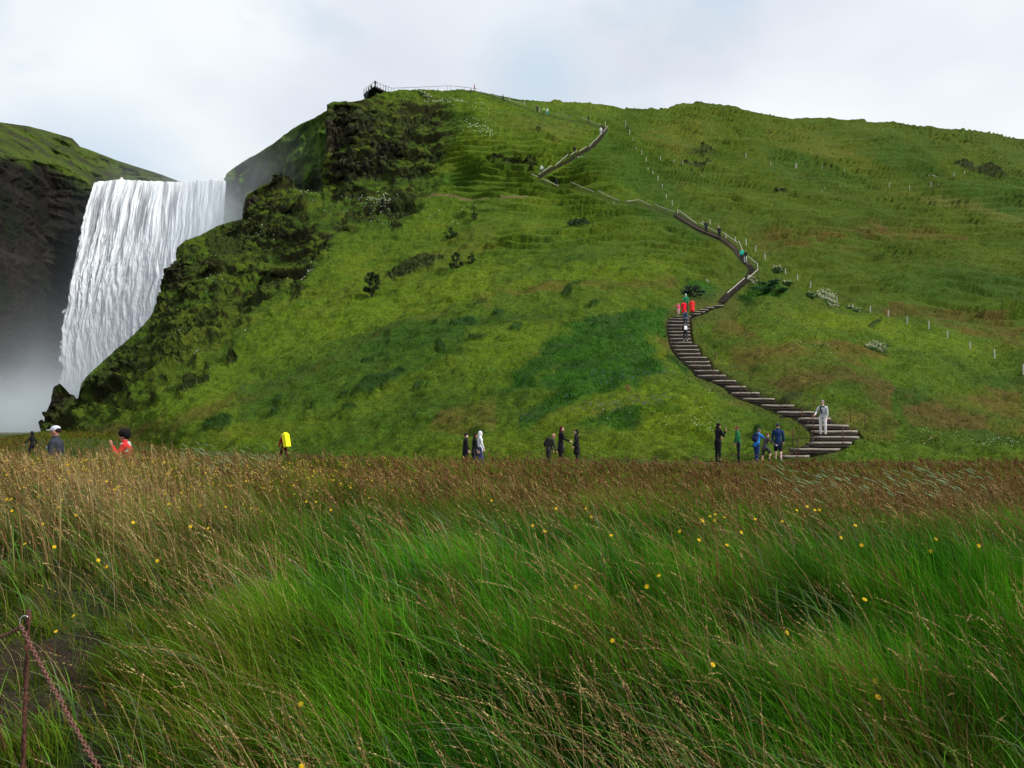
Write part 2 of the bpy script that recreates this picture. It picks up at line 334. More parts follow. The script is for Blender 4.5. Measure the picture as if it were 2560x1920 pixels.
# --- grid
cols = np.concatenate([np.linspace(96, 900, 560, endpoint=False), np.linspace(900, 2600, 760, endpoint=False), np.linspace(2600, 3200, 60)])
NC = len(cols); NR = 520
ridge = interp(cols, RIDGE)
yb = YB(cols); base_py = 960 - F * np.tan(np.arctan2(-.7 - EYE, yb) - PITCH)
base_py = np.maximum(base_py, ridge + 3)
lev = np.concatenate([np.linspace(1185, 1040, 70, endpoint=False), np.linspace(1040, 222, 450)])[:, None]
PXg = np.repeat(cols[None], NR, 0); PYg = np.maximum(lev, ridge[None]); OVER = np.maximum(ridge[None] - lev, 0)   # past the crest the rows roll over to the far side
px = PXg.ravel(); py = PYg.ravel()
Yg = hillY(px, py)
P0 = W(px, py, Yg)
# ragged edges for the traced patches
wx = px + 9 * fbm(P0, .35, 4) * 1.6; wy = py + 9 * fbm(P0, .35, 4, off=40) * 1.6
rock = np.zeros(len(px)); push = np.zeros(len(px))
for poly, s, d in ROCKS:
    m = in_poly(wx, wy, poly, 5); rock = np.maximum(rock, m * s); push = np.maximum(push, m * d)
# bare craggy ground on the upper-left face, scattered by noise
face0 = in_poly(px, py, z3([(845,350),(1250,370),(1350,480),(1500,560),(1700,440),(1800,430),(1600,700),(1500,880),(1050,1110),(880,1100)]), 12)
ledge = in_poly(px, py, LEDGEP[0], 26)
face = np.maximum(in_poly(px, py, z3([(840,360),(1300,380),(1820,400),(1560,780),(1500,900),(1050,1120),(820,1120)]), 20),
                  .85 * in_poly(px, py, [(100,1100),(110,950),(200,960),(400,740),(440,600),(600,540),(700,430),(800,490),(760,600),(640,700),(500,850),(330,980),(180,1070)], 16))
crag = sstep(.02, .30, ridged(P0, .16, 4, off=5) - .38 + .25 * fbm(P0, .5, 3)) * face
edgefade = 1.0 - .0 * px
rock = np.maximum(rock, crag * .6); rock = np.maximum(rock, face0 * .8 * sstep(.06, .24, fbm(P0 * np.array([1, 1, .6]), .17, 4, off=6))); push = np.maximum(push, crag * .5)
# calm ground near the stairs
STAIRLINE = z5([(1045,960),(1100,900),(1160,850),(1220,800),(1280,740),(1310,690),(1290,640),(1240,600),(1200,550),(1165,500),(1120,460),(1050,410),(980,380),(900,350),(820,310),(740,260),(660,210)])
PATH2 = z4([(1860,1300),(1700,1225),(1560,1185),(1430,1170),(1320,1150),(1200,1110),(950,1030),(860,1035),(760,1010),(660,980)])
PATH3 = z4([(690,950),(760,900),(860,850),(940,810),(1010,760),(1090,720),(1150,680),(1200,630),(1240,580),(1262,540),(1225,515)])
PATH4 = z4([(1225,520),(1180,515),(1110,490),(1050,475),(960,462),(820,432),(700,400),(640,380),(450,310),(370,285),(180,215)])
LOW = z6([(1340,1450),(1530,1390),(1650,1335),(1690,1285),(1680,1235),(1600,1180),(1500,1120),(1340,1070),(1190,1012),(1020,955),(910,905),(820,850),(730,800),(620,755),(570,712),(510,668),(490,635),(460,598),(420,560),(380,500),(350,430),(340,350),(340,290),(380,245),(480,200),(600,165),(740,135)])
calm = np.maximum.reduce([near_line(px, py, LOW, 44, 14), near_line(px, py, STAIRLINE, 16, 6), near_line(px, py, PATH2, 9, 4), near_line(px, py, PATH3, 9, 4), near_line(px, py, PATH4, 6, 3)])
rock *= 1 - calm; push *= 1 - calm
STP = [(1600 + a * .2893 - 4, 720 + y * .2893) for a, b, y in STEPS] + [(1600 + b * .2893 + 4, 720 + y * .2893) for a, b, y in STEPS[::-1]]
stm = in_poly(px, py, STP, 5)
Yp = Yg + push * (1 - near_line(px, py, [(a, b) for a, b in RIDGE if a < 3000], 5, 4) * .8)
P1 = W(px, py, Yp); P1[:, 2] -= .42 * stm
# terrain normal for displacement
G = P1.reshape(NR, NC, 3); du = np.gradient(G, axis=1); dv = np.gradient(G, axis=0)
Nn = np.cross(du.reshape(-1, 3), dv.reshape(-1, 3)); Nn /= np.linalg.norm(Nn, axis=1)[:, None] + 1e-9
Nn *= np.sign((Nn * (np.array([0, 0, EYE]) - P1)).sum(1))[:, None]
# relief
edge_d = py - np.repeat(ridge[None], NR, 0).ravel()
wide = 1 - np.maximum.reduce([near_line(px, py, LOW, 70, 50), near_line(px, py, STAIRLINE, 55, 45), near_line(px, py, PATH2, 40, 34), near_line(px, py, PATH3, 40, 34), near_line(px, py, PATH4, 30, 26)])
big = fbm(P0, .09, 3, off=3) * 1.2 + ridged(P0 * np.array([1, .45, 1]), .035, 3, off=4) * 3.6 * wide * sstep(4, 70, edge_d) * sstep(1080, 900, py) * (1 - .5 * ledge)
lump = fbm(P0, .45, 3, off=9) * .75 + fbm(P0 * np.array([1, 1, 1.6]), 1.3, 3, off=2) * .12
far_r = sstep(1300, 1900, px) * sstep(900, 700, py)
tz = np.maximum.reduce([in_poly(px, py, [(1500,200),(3300,200),(3300,1000),(2300,820),(2050,700),(1900,600),(1700,480),(1560,430),(1480,330)], 40), in_poly(px, py, z4([(0,700),(500,560),(1200,620),(1400,1100),(2212,1500),(2212,1659),(300,1659),(0,1300)]), 30), .8 * in_poly(px, py, zr([(900,0),(2150,0),(2100,330),(1500,250),(900,170)]), 20), .7 * in_poly(px, py, z3([(1300,380),(2212,300),(2212,900),(1700,800),(1900,500)]), 20)])
terr_m = np.clip(tz * (.75 + 1.4 * fbm(P0, .07, 3, off=21)) + .12, 0, 1.15) * (1 - .8 * ledge)
AN = np.array([.28, .6, 1.]); warp = P0[:, 2] + 4.0 * fbm(P0, .035, 3, off=31) + .8 * fbm(P0 * AN, .4, 3, off=33) + .05 * P0[:, 0]
saw = ((warp + .14 * fbm(P0, 1.4, 2, off=34)) / 1.5) % 1.0
terr = (np.minimum(saw / .14, (1 - saw) / .86) - .5) * 1.15 * terr_m * (.25 + 1.2 * np.clip(fbm(P0 * AN, .30, 3, off=35) * 1.6 + .5, 0, 1))
hum = sstep(-.05, .35, fbm(P0, .06, 3, off=22)) * np.clip(tz + .25, 0, 1) * (ridged(P0 * np.array([1, 1, 1.7]), .9, 3, off=23) * .22 + ridged(P0 * AN, .45, 2, off=24) * .45)
rk = ridged(P0 * np.array([1, 1, .8]), .55, 4, off=13) * 1.0 + fbm(P0, 1.6, 3, off=14) * .5
# big broken ledges on the gorge side: each step leans out and then drops back, so its lip shades what is below
lw = P0[:, 2] + 3.2 * fbm(P0, .07, 3, off=130) + .9 * fbm(P0, .3, 3, off=131) + .10 * P0[:, 0]
def steps_(w_, per, up_): s_ = (w_ / per) % 1.0; return np.minimum(s_ / up_, (1 - s_) / (1 - up_)) - .5
ledges = (steps_(lw, 5.2, .2) * 2.2 * np.clip(.2 + 2.2 * fbm(P0, .10, 2, off=132), 0, 1.2) + steps_(lw * 1.0 + .7 * fbm(P0, .6, 2, off=133), 1.9, .8) * .8 * np.clip(.3 + 2 * fbm(P0, .2, 2, off=134), 0, 1.2)
          + fbm(P0, .10, 4, off=135) * 2.4 + fbm(P0, .6, 3, off=136) * .6) * ledge * (1 - calm)
# cushions of moss between the rocks
mossy = sstep(0, .25, fbm(P0, .8, 3, off=50)) * .25 * face
# shrubby hollows / lupins
tuftm = np.zeros(len(px))
for (cx_, cy_, rx, ry) in DARKTUFT:
    q = ((wx - cx_) / rx) ** 2 + ((wy - cy_ + .25 * (wx - cx_)) / ry) ** 2
    tuftm = np.maximum(tuftm, 1 - sstep(.5, 1.3, q))
disp = hum * (1 - calm) * (1 - ledge) + big * .5 * (1 - calm) * sstep(1120, 1040, py) + (lump * (1 - .6 * np.clip(tz, 0, 1)) + terr) * (1 - calm) * (1 - .4 * rock) + rk * rock * 1.25 + ledges + mossy + tuftm * .35
rd = np.minimum(1, (np.abs(py - np.repeat(ridge[None], NR, 0).ravel())) / 10 + .25)
disp *= np.where(px < 830, rd, 1)
P2 = P1 + Nn * disp[:, None]
G = P2.reshape(NR, NC, 3); Nn2 = np.cross(np.gradient(G, axis=1).reshape(-1, 3), np.gradient(G, axis=0).reshape(-1, 3)); Nn2 /= np.linalg.norm(Nn2, axis=1)[:, None] + 1e-9; Nn2 *= np.sign((Nn2 * (np.array([0, 0, EYE]) - P2)).sum(1))[:, None]
# colour of the ground itself
nA = fbm(P0, .06, 4, off=60); nB = fbm(P0, .25, 4, off=61); nC = fbm(P0, 1.2, 4, off=62); nD = fbm(P0, 4.0, 3, off=63)
c = np.tile(np.array([.086, .138, .011]), (len(px), 1))
c = lerp_col(c, sstep(-.1, .5, nA + .4 * nB), (.042, .088, .009))
c = lerp_col(c, sstep(0.0, .6, -nA + .5 * nB) * .8, (.125, .160, .012))
c = lerp_col(c, far_r * .6, (.066, .088, .012))
wx2 = px + 34 * fbm(P0, .14, 4, off=70) ; wy2 = py + 22 * fbm(P0, .14, 4, off=71)
for nm, (polys, cc, st) in COLS.items():
    sf = 14 if nm in ('lime', 'deep', 'moss') else 8
    if nm in ('path',): ux, uy, sf = px + 0 * wx, py + 3 * nB, 2
    elif nm == 'emerald': ux, uy, sf = px + 26 * fbm(P0, .5, 4, off=75), py + 20 * fbm(P0, .5, 4, off=76), 8
    else: ux, uy = wx2, wy2
    m = np.zeros(len(px))
    for pl in polys: m = np.maximum(m, in_poly(ux, uy, pl, sf))
    if nm in ('brown', 'moss'): m = m * np.clip(.75 + 1.3 * nB + .6 * nC, 0, 1.1)
    c = lerp_col(c, np.clip(m * st, 0, 1), cc)
    if nm == 'emerald': em = m.copy(); c = lerp_col(c, np.clip(m * sstep(-.05, .3, nB + .4 * nC) * .5, 0, 1), (.028, .060, .022))
c = lerp_col(c, np.clip((nB * .8 + nC * .6 - .28) * 2.0, 0, .4) * (1 - .6 * em), (.105, .062, .026))
c = lerp_col(c, np.clip((-nB * .7 + nC * .9 - .15) * 2.0, 0, .5), (.030, .085, .010))
c = lerp_col(c, tuftm * .85, (.018, .052, .012))
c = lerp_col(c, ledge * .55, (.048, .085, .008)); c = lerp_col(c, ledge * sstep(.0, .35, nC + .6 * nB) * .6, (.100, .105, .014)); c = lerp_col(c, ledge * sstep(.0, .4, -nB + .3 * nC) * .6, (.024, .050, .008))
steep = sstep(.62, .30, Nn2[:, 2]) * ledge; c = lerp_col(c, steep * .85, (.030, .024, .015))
rock_tones = np.where((nC + nD)[:, None] > .12, np.array([.060, .050, .045]), np.array([.014, .012, .010]))  # lighter and darker rock, picked by noise
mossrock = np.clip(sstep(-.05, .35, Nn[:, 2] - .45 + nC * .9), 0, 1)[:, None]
rc = rock_tones * (1 - mossrock * .75) + np.array([.036, .052, .009]) * mossrock * .75
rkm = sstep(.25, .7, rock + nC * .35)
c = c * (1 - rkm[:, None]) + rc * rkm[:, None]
# worn soil beside the stairs
for ln, r0, k0 in ((PATH2, 3.5, .45), (PATH3, 4.5, .95), (PATH4, 2.6, .5), (STAIRLINE, 7, .95)):
    c = lerp_col(c, near_line(px + 3 * nC, py + 2, ln, r0, 2.5) * k0, (.022, .016, .011))
c = lerp_col(c, in_poly(px, py, STP, 4), (.040, .032, .024))
c = lerp_col(c, near_line(px, py, LOW, 36, 10) * .35, (.085, .060, .028))
c = c * (1 + .5 * nD[:, None] + .5 * nC[:, None])
c = np.clip(c * np.array([.74, .78, .55]), .002, 1)
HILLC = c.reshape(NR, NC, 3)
# back of the hill: plateau to the right, a steep drop into the gorge on the left
P2g = P2.reshape(NR, NC, 3)
P2g[..., 1] += OVER * .012; P2g[..., 2] -= OVER * (.003 + .012 * sstep(900, 812, cols)[None]); P2 = P2g.reshape(-1, 3); top = P2g[-1]
back = []; drop = 1 - sstep(812, 900, cols)
for dy, dzp, dzd in ((1.5, -.10, -1.2), (4, -.25, -6), (9, -.7, -18), (16, -1.5, -34), (40, -5, -60), (110, -10, -75), (300, -30, -90)):
    q = top.copy(); q[:, 1] += dy * (1 - .8 * drop * (dy > 16)); q[:, 0] += -.35 * dy * drop * (dy <= 16)
    q[:, 2] += dzp * (1 - drop) + dzd * drop; q[:, 2] = np.maximum(q[:, 2], -6); back.append(q)
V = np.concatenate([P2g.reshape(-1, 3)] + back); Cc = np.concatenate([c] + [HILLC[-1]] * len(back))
def turf_mat(name, bump=.5, dist=.25, sc=3.0, streak=0):
    m, n, b = mat(name, rough=.9, spec=.08)
    att = n.new('ShaderNodeAttribute', attribute_name='Col').outputs['Color']
    g = n.new('ShaderNodeNewGeometry').outputs['Position']
    f1 = n.noise(g, sc, 5, .65); f2 = n.noise(g, sc * 4.2, 3, .6)
    v = n.ramp(f1, [(.30, (.62, .64, .62)), (.5, (.97, .97, .97)), (.68, (1.30, 1.28, 1.2))])
    v2 = n.ramp(f2, [(.3, (.8, .82, .78)), (.7, (1.16, 1.16, 1.14))])
    n.l.new(n.mix(1., n.mix(1., att, v, 'MULTIPLY'), v2, 'MULTIPLY'), b.inputs['Base Color'])
    h = n.math('ADD', f1, n.math('MULTIPLY', f2, .5))
    bp = n.new('ShaderNodeBump', {'Strength': bump, 'Distance': dist, 'Height': h}); n.l.new(bp.outputs[0], b.inputs['Normal'])
    return m
M_turf = turf_mat('hill_turf', .8, .35)
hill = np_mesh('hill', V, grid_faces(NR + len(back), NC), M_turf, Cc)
tag(hill, kind='structure')

def hillS(pxv, pyv):
    ci = int(np.clip(np.searchsorted(cols, pxv), 0, NC - 1)); ri = int(np.clip(round(float(np.interp(-pyv, -lev[:, 0], np.arange(NR)))), 0, NR - 1))
    while OVER[ri, ci] > 0: ri -= 1
    return P2[ri * NC + ci].copy()
# ================================================================ left cliff and the wall behind the fall
M_cliff = turf_mat('cliff_rock', 1.0, .6, .9)
cc_ = np.linspace(-700, 700, 700)
BR = [(-700,250),(-200,290),(0,305),(69,315),(110,325),(180,345),(195,365),(220,373),(290,400),(330,413),(400,435),(440,450),(460,458),(480,470),(700,470)]
BE = [(-700,330),(-200,372),(0,392),(60,402),(150,415),(200,438),(235,470),(300,470),(460,470),(700,478)]
BY = [(-700,95),(-200,132),(0,160),(80,176),(130,192),(235,200),(300,202),(700,202)]
be = interp(cc_, BE); br = np.minimum(interp(cc_, BR), be - 2); by = interp(cc_, BY)
nr1, nr2 = 300, 90
rows = []
for i in range(nr1):
    s = i / (nr1 - 1); pyy = 1130 + (be - 1130) * s
    Y = by + 2.5 * s - 5 * (1 - s) ** 3 + 3.0 * np.exp(-((s - .8) / .13) ** 2)   # undercut below the turf
    rows.append(np.stack([cc_, pyy, Y], 1))
for i in range(1, nr2):
    s = i / (nr2 - 1); pyy = be + (br - be) * s
    Y = by + 2.5 + s * (12 + 26 * sstep(460, 0, cc_)); rows.append(np.stack([cc_, pyy, Y], 1))
Gp = np.array(rows); q = Gp.reshape(-1, 3); Pb = W(q[:, 0], q[:, 1], q[:, 2])
isc = np.repeat((np.arange(len(rows)) < nr1).astype(float), len(cc_))
bx = q[:, 0]; byy = q[:, 1]
lb = Pb[:, 2] + 4 * fbm(Pb, .05, 3, off=85) + 1.2 * fbm(Pb, .3, 3, off=86); rk = steps_(lb, 7.5, .2) * 2.6 * np.clip(.3 + 2 * fbm(Pb, .08, 2, off=87), 0, 1.2) + steps_(lb, 2.7, .25) * .8 + ridged(Pb * np.array([1, 1, .55]), .13, 5, off=80) * 2.2 + ridged(Pb * np.array([1, 1, 2.2]), .35, 3, off=81) * .6
Pb2 = Pb.copy(); Pb2[:, 1] -= (rk * isc * 1.5 + (1 - isc) * (fbm(Pb, .14, 5, off=82) * 5.0)) * np.clip(np.abs(byy - np.repeat(br[None], len(rows), 0).ravel()) / 12, .1, 1)
nB = fbm(Pb, .12, 4, off=83); nC = fbm(Pb, .6, 4, off=84)
c = np.tile(np.array([.026, .022, .019]), (len(q), 1))
c = lerp_col(c, sstep(.05, .4, nB + .4 * nC), (.034, .029, .025))
c = lerp_col(c, sstep(-.05, .3, -nB + .4 * nC - .05) * .8 * sstep(380, 480, byy + 60 * nB), (.016, .030, .010))
gr = np.clip(1 - isc + sstep(28, -6, byy - interp(bx, BE) + 30 * nB), 0, 1)
gc = lerp_col(np.tile(np.array([.080, .125, .012]), (len(q), 1)), sstep(-.2, .25, nB + .5 * nC), (.040, .058, .012))
gc = lerp_col(gc, sstep(.10, .3, nC + .6 * nB) * .85, (.034, .028, .020))
c = c * (1 - gr[:, None]) + gc * gr[:, None]
c = np.clip(c * (1 + .9 * nC[:, None] + .5 * nB[:, None]) * (.62 + .12 * gr[:, None]), .002, 1)
tp = Pb2.reshape(len(rows), -1, 3)[-1]; bk = []
for dy, dz in ((2, -.4), (8, -2), (40, -12), (200, -40)):
    k = tp.copy(); k[:, 1] += dy; k[:, 2] += dz; bk.append(k)
cliff = np_mesh('cliff', np.concatenate([Pb2] + bk), grid_faces(len(rows) + 4, len(cc_)), M_cliff, np.concatenate([c] + [c.reshape(len(rows), -1, 3)[-1]] * 4))
tag(cliff, kind='structure')

# ================================================================ gorge side to the right of the fall (green, half lost in spray)
CR = [(536,760),(545,620),(556,520),(561,470),(563,449),(564,440),(567,434),(580,423),(602,405),(625,392),(648,382),(672,365),(694,347),(730,322),(764,303),(790,290),(817,275),(850,262),(900,262)]
c2 = np.linspace(536, 900, 330); cr = interp(c2, CR); rows = []
for i in range(200):
    s = i / 199; pyy = 800 + (cr - 800) * s
    Yt = interp(c2, [(536,196),(563,195),(700,186),(817,178),(900,176)])
    rows.append(np.stack([c2, pyy, Yt - (pyy - cr) * .055], 1))
q = np.array(rows).reshape(-1, 3); Pc = W(q[:, 0], q[:, 1], q[:, 2])
nB = fbm(Pc, .16, 4, off=90); nC = fbm(Pc, .7, 4, off=91)
cut = sstep(.1, .5, ridged(Pc * np.array([1, 1, .5]), .14, 3, off=92) - .2)
fade = np.clip((q[:, 1] - np.repeat(cr[None], 200, 0).ravel()) / 10, .15, 1)
Pc2 = Pc.copy(); Pc2[:, 1] += (cut * 2.2 - nB * 5.0 - nC * 1.4 - steps_(Pc[:, 2] + 4 * nB, 6, .2) * 1.2) * fade
c = lerp_col(np.tile(np.array([.050, .100, .008]), (len(q), 1)), sstep(-.1, .4, nB), (.024, .060, .006))
c = lerp_col(c, cut * .8 * sstep(360, 440, q[:, 1] + 40 * nB), (.030, .030, .020))
c = lerp_col(c, sstep(.1, .4, nC) * .5, (.09, .10, .02)); c = np.clip(c * (1 + .6 * nC[:, None]), .003, 1)
tp = Pc2.reshape(200, -1, 3)[-1]; bk = []
for dy, dz in ((2, -.4), (10, -3), (60, -20)):
    k = tp.copy(); k[:, 1] += dy; k[:, 2] += dz; bk.append(k)
gs = np_mesh('gorge_slope', np.concatenate([Pc2] + bk), grid_faces(203, len(c2)), M_turf, np.concatenate([c] + [c.reshape(200, -1, 3)[-1]] * 3))
tag(gs, kind='structure')

# ================================================================ the meadow and the low ground
CREST = [(-1500,11),(0,12),(400,13),(700,19),(1100,26),(1600,30),(2560,32),(5000,32)]
CRY = [(-1500,1132),(0,1132),(400,1128),(700,1127),(1100,1137),(1400,1144),(1700,1150),(2200,1150),(2560,1146),(5000,1146)]
GH = .42
def groundZ(x, y):
    x = np.asarray(x, float); y = np.asarray(y, float)
    r = np.maximum(y, .8); a = PX(x, r); a = np.clip(a, -1500, 5000)
    dc = interp(a, CREST); zc = EYE - (interp(a, CRY) - 1050) / F * dc - GH
    near = sstep(1.5, 6.5, y) * .68
    lf = (1 - sstep(380, 760, a + 60 * (y - 4)))       # eroded bank at the left is lower and steeper
    near = near * (1 - lf) + lf * (-.10 + .95 * sstep(3.0, 7.5, y))
    s = np.clip((y - 6.0) / (dc - 6.0), 0, 1)
    zm_ = near * (1 - s) + zc * s
    low = -.30 * sstep(22, 40, y) * (1 - sstep(1200, 1330, a))
    low = low + .8 * sstep(-10, 125, a) * sstep(44, 60, y) * sstep(112, 92, y) * sstep(420, 250, a)
    e = sstep(dc, dc + 3.2, y)
    z = zm_ * (1 - e) + low * e
    z = np.where(y < .8, z * 0 + .0, z)
    P = np.stack([x, y, 0 * x], -1)
    z = z + .05 * fbm(P, .9, 3, off=100) * sstep(60, 30, y) + .10 * fbm(P, .22, 2, off=101) * sstep(2, 8, y) * (1 - e)
    z = z + lf * .10 * ridged(P, 1.7, 3, off=102) * sstep(1.5, 3, y) * sstep(9, 5, y)
    return z
def soilmask(x, y):
    a = PX(x, y); P = np.stack([x, y, 0 * x], -1)
    return (1 - sstep(300, 560, a + 60 * (y - 3.4))) * sstep(7.4, 5.2, y) * sstep(-.16, .10, fbm(P, 1.5, 4, off=110))
aa = np.concatenate([[-90000, -50000, -28000, -16000, -9000, -5500, -3500, -2400], np.linspace(-1500, -200, 60, endpoint=False), np.linspace(-200, 2760, 640, endpoint=False), np.linspace(2760, 5000, 60), [6000, 8000, 12000, 19000, 31000, 53000, 93000]])
rr = np.concatenate([np.geomspace(.8, 60, 330), np.geomspace(66, 4000, 26)])
Yy = np.repeat(rr[:, None], len(aa), 1); Xx = (aa[None] - 1280) / (F * CP) * Yy
rb = np.array([-60, -25, -12, -6, -3, -1.5, -.6, 0, .4]); Xx = np.concatenate([np.repeat(Xx[:1], len(rb), 0), Xx]); Yy = np.concatenate([np.repeat(rb[:, None], len(aa), 1), Yy])
xs, ys = Xx.ravel(), Yy.ravel(); zs = groundZ(xs, ys)
Pm = np.stack([xs, ys, zs], 1); sm = soilmask(xs, ys)
nB = fbm(Pm, .5, 4, off=120); nC = fbm(Pm, 3, 4, off=121)
c = lerp_col(np.tile(np.array([.028, .060, .010]), (len(xs), 1)), sstep(-.1, .4, nB) * .7, (.060, .055, .020))
c = lerp_col(c, sstep(8, 20, ys) * .6, (.075, .060, .022))
c = lerp_col(c, np.clip(sm, 0, 1), (.030, .022, .016)); c = lerp_col(c, sstep(.2, .45, nC) * sm * .6, (.085, .062, .045))
pathm = sstep(1.2, 2.4, ys - interp(PX(xs, ys), CREST)) * sstep(48, 40, ys) * sstep(-.1, .0, zs * 0)
pathm = sstep(1.5, 2.4, ys - interp(PX(xs, ys), CREST)) * sstep(6, 4.5, ys - interp(PX(xs, ys), CREST))
c = lerp_col(c, sstep(2, 5, ys - interp(PX(xs, ys), CREST)), (.040, .060, .012)); c = lerp_col(c, sstep(0, .4, nB + .4 * nC) * sstep(14, 30, ys) * .7, (.075, .060, .026)); c = lerp_col(c, pathm * .8, (.090, .058, .036))
c = np.clip(c * (1 + .6 * nC[:, None]), .003, 1)
M_soil = turf_mat('meadow_soil', 1.0, .05, 9.0)
ground = np_mesh('ground', Pm, grid_faces(len(rr) + len(rb), len(aa)), M_soil, c); tag(ground, kind='structure')
# ================================================================ waterfall
def build_fall():
    nc, nr = 620, 520
    lipx = np.linspace(229, 566, nc); u = (lipx - 229) / 337
    ly = interp(lipx, [(229,470),(236,458),(245,454),(270,452),(300,448),(304,443),(309,449),(350,452),(450,455),(462,456),(470,453),(500,449),(540,448),(566,450)])
    # column foot: fans out to the left
    footx = interp(u, [(0, 156), (.1, 192), (.3, 262), (.6, 395), (1, 545)])
    v = np.linspace(0, 1, nr)[:, None]
    edge = interp(v[:, 0], [(0, 0), (.11, .27), (.33, .63), (.49, .92), (.60, 1.10), (.80, 1.12), (1, 1.25)])[:, None]
    X = lipx[None] * (1 - edge) + footx[None] * edge
    Yp = ly[None] + (1035 - ly[None]) * v
    wob = interp(u, [(0, 1), (.3, .2), (1, 0)])[None]
    Yd = 192 + 4 * np.sin(u * 3.1)[None] * 1.0 - 5.0 * np.sqrt(v) - 1.5 * v
    P = W(X.ravel(), Yp.ravel(), Yd.ravel())
    uu = np.repeat(u[None] * 48, nr, 0).ravel(); vv = np.repeat(v * 62, nc, 1).ravel()
    uw = uu + 1.6 * fbm(np.stack([uu * .08, vv * .10, uu * 0], 1), 1, 3, off=3) * sstep(0, .3, vv / 62)
    S = np.stack([uw, vv * .10, uu * 0], 1)          # falls in long strands
    S2 = np.stack([uu * 1.0, vv * .35, uu * 0 + 4], 1)
    vfr = np.repeat(v, nc, 1).ravel(); ufr = np.repeat(u[None], nr, 0).ravel()
    strand = fbm(S, .55, 4, off=5) ; fine = fbm(S, 2.2, 3, off=6)
    lumps = ridged(np.stack([uw * 1.15, vv * .40 + .8 * np.sin(uw * 1.7), uu * 0], 1), .42, 5, .6, off=7) * sstep(.05, .4, vfr)
    d = strand * (1.25 - .6 * ufr) + fine * .22 * (1 - .5 * ufr) + lumps * 1.0 * (1 - .75 * ufr)
    P[:, 1] -= d * (.25 + .75 * sstep(0, .12, vfr))
    P[:, 2] += fbm(S2, .8, 3, off=8) * .35 * sstep(.1, 0, vfr)
    # albedo: white water, silty grey-brown where the sheet is thin near the lip
    thin = np.clip(-strand * 1.9 - fine * .7 + .18, 0, 1) * sstep(.85, .1, vfr) * (1.05 - .55 * ufr)
    top = sstep(.30, .0, vfr)
    c = np.tile(np.array([.84, .86, .89]), (len(uu), 1))
    c = lerp_col(c, np.clip(thin * 1.5, 0, .85), (.22, .23, .25))
    c = lerp_col(c, np.clip(sstep(.05, .5, fbm(S, .35, 3, off=9)) * top * .7, 0, 1), (.50, .45, .38))
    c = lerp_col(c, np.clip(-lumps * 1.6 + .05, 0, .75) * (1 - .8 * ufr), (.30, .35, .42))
    a = np.ones(len(uu))
    holes = sstep(.30, .62, fbm(np.stack([uu, vv * .30, uu * 0], 1), .9, 5, off=12) + .55 * fbm(S, .45, 2, off=13) + .04) * sstep(.62, .2, ufr) * sstep(.55, .1, vfr) * sstep(0.0, .08, vfr)
    lw = .012 + .012 * vfr
    ragged = sstep(0, 1, (ufr - lw * (1.1 + 1.5 * fbm(np.stack([uu * 0, vv, uu * 0], 1), .45, 4, off=14) + 1.0 * fbm(np.stack([uu, vv, uu * 0], 1), 1.3, 3, off=15))) / .010)
    a = np.clip(ragged * (1 - .9 * holes), 0, 1)
    m, n, b = mat('falling_water', rough=.55, spec=.35)
    at = n.new('ShaderNodeAttribute', attribute_name='Col')
    al = n.new('ShaderNodeAttribute', attribute_name='cover')
    uvn = n.new('ShaderNodeAttribute', attribute_name='flow').outputs['Vector']
    f1 = n.noise(n.mapping(uvn, (1, .16, 1)), 2.6, 6, .68); f2 = n.noise(n.mapping(uvn, (1, .5, 1)), 4.5, 4, .65)
    colr = n.mix(1., at.outputs['Color'], n.ramp(f1, [(.30, (.76, .79, .83)), (.48, (.96, .97, .98)), (.62, (1.12, 1.12, 1.12))]), 'MULTIPLY')
    colr = n.mix(1., colr, n.ramp(f2, [(.32, (.82, .84, .87)), (.55, (1.03, 1.03, 1.03))]), 'MULTIPLY')
    n.l.new(colr, b.inputs['Base Color'])
    n.l.new(n.math('MULTIPLY', al.outputs['Fac'], 1.0), b.inputs['Alpha'])
    h = n.math('ADD', f1, n.math('MULTIPLY', f2, .6))
    bp = n.new('ShaderNodeBump', {'Strength': .35, 'Distance': .6, 'Height': h}); n.l.new(bp.outputs[0], b.inputs['Normal'])
    b.inputs['Subsurface Weight'].default_value = 0.0
    o = np_mesh('waterfall', P, grid_faces(nr, nc), m, c)
    A = o.data.attributes.new('cover', 'FLOAT', 'POINT'); A.data.foreach_set('value', a.astype(np.float32))
    Fl = o.data.attributes.new('flow', 'FLOAT_VECTOR', 'POINT'); Fl.data.foreach_set('vector', np.stack([uu, vv, uu * 0], 1).astype(np.float32).ravel())
    tag(o, 'tall white waterfall plunging over the dark cliff on the left', 'waterfall', kind='structure')
    # river feeding the lip
    xs = np.linspace(225, 566, 60); rows = []
    lip = P.reshape(nr, nc, 3)[0][np.linspace(0, nc - 1, 60).astype(int)]
    for i, dy in enumerate(np.linspace(0, 60, 16)):
        r = lip.copy(); r[:, 1] += dy; r[:, 2] -= .05 + .004 * dy; rows.append(r)
    R_ = np.concatenate(rows); rm = cmat('river_water', (.42, .44, .46), .3, scale=1.5)
    tag(np_mesh('river', R_, grid_faces(16, 60), rm), kind='structure')
build_fall()

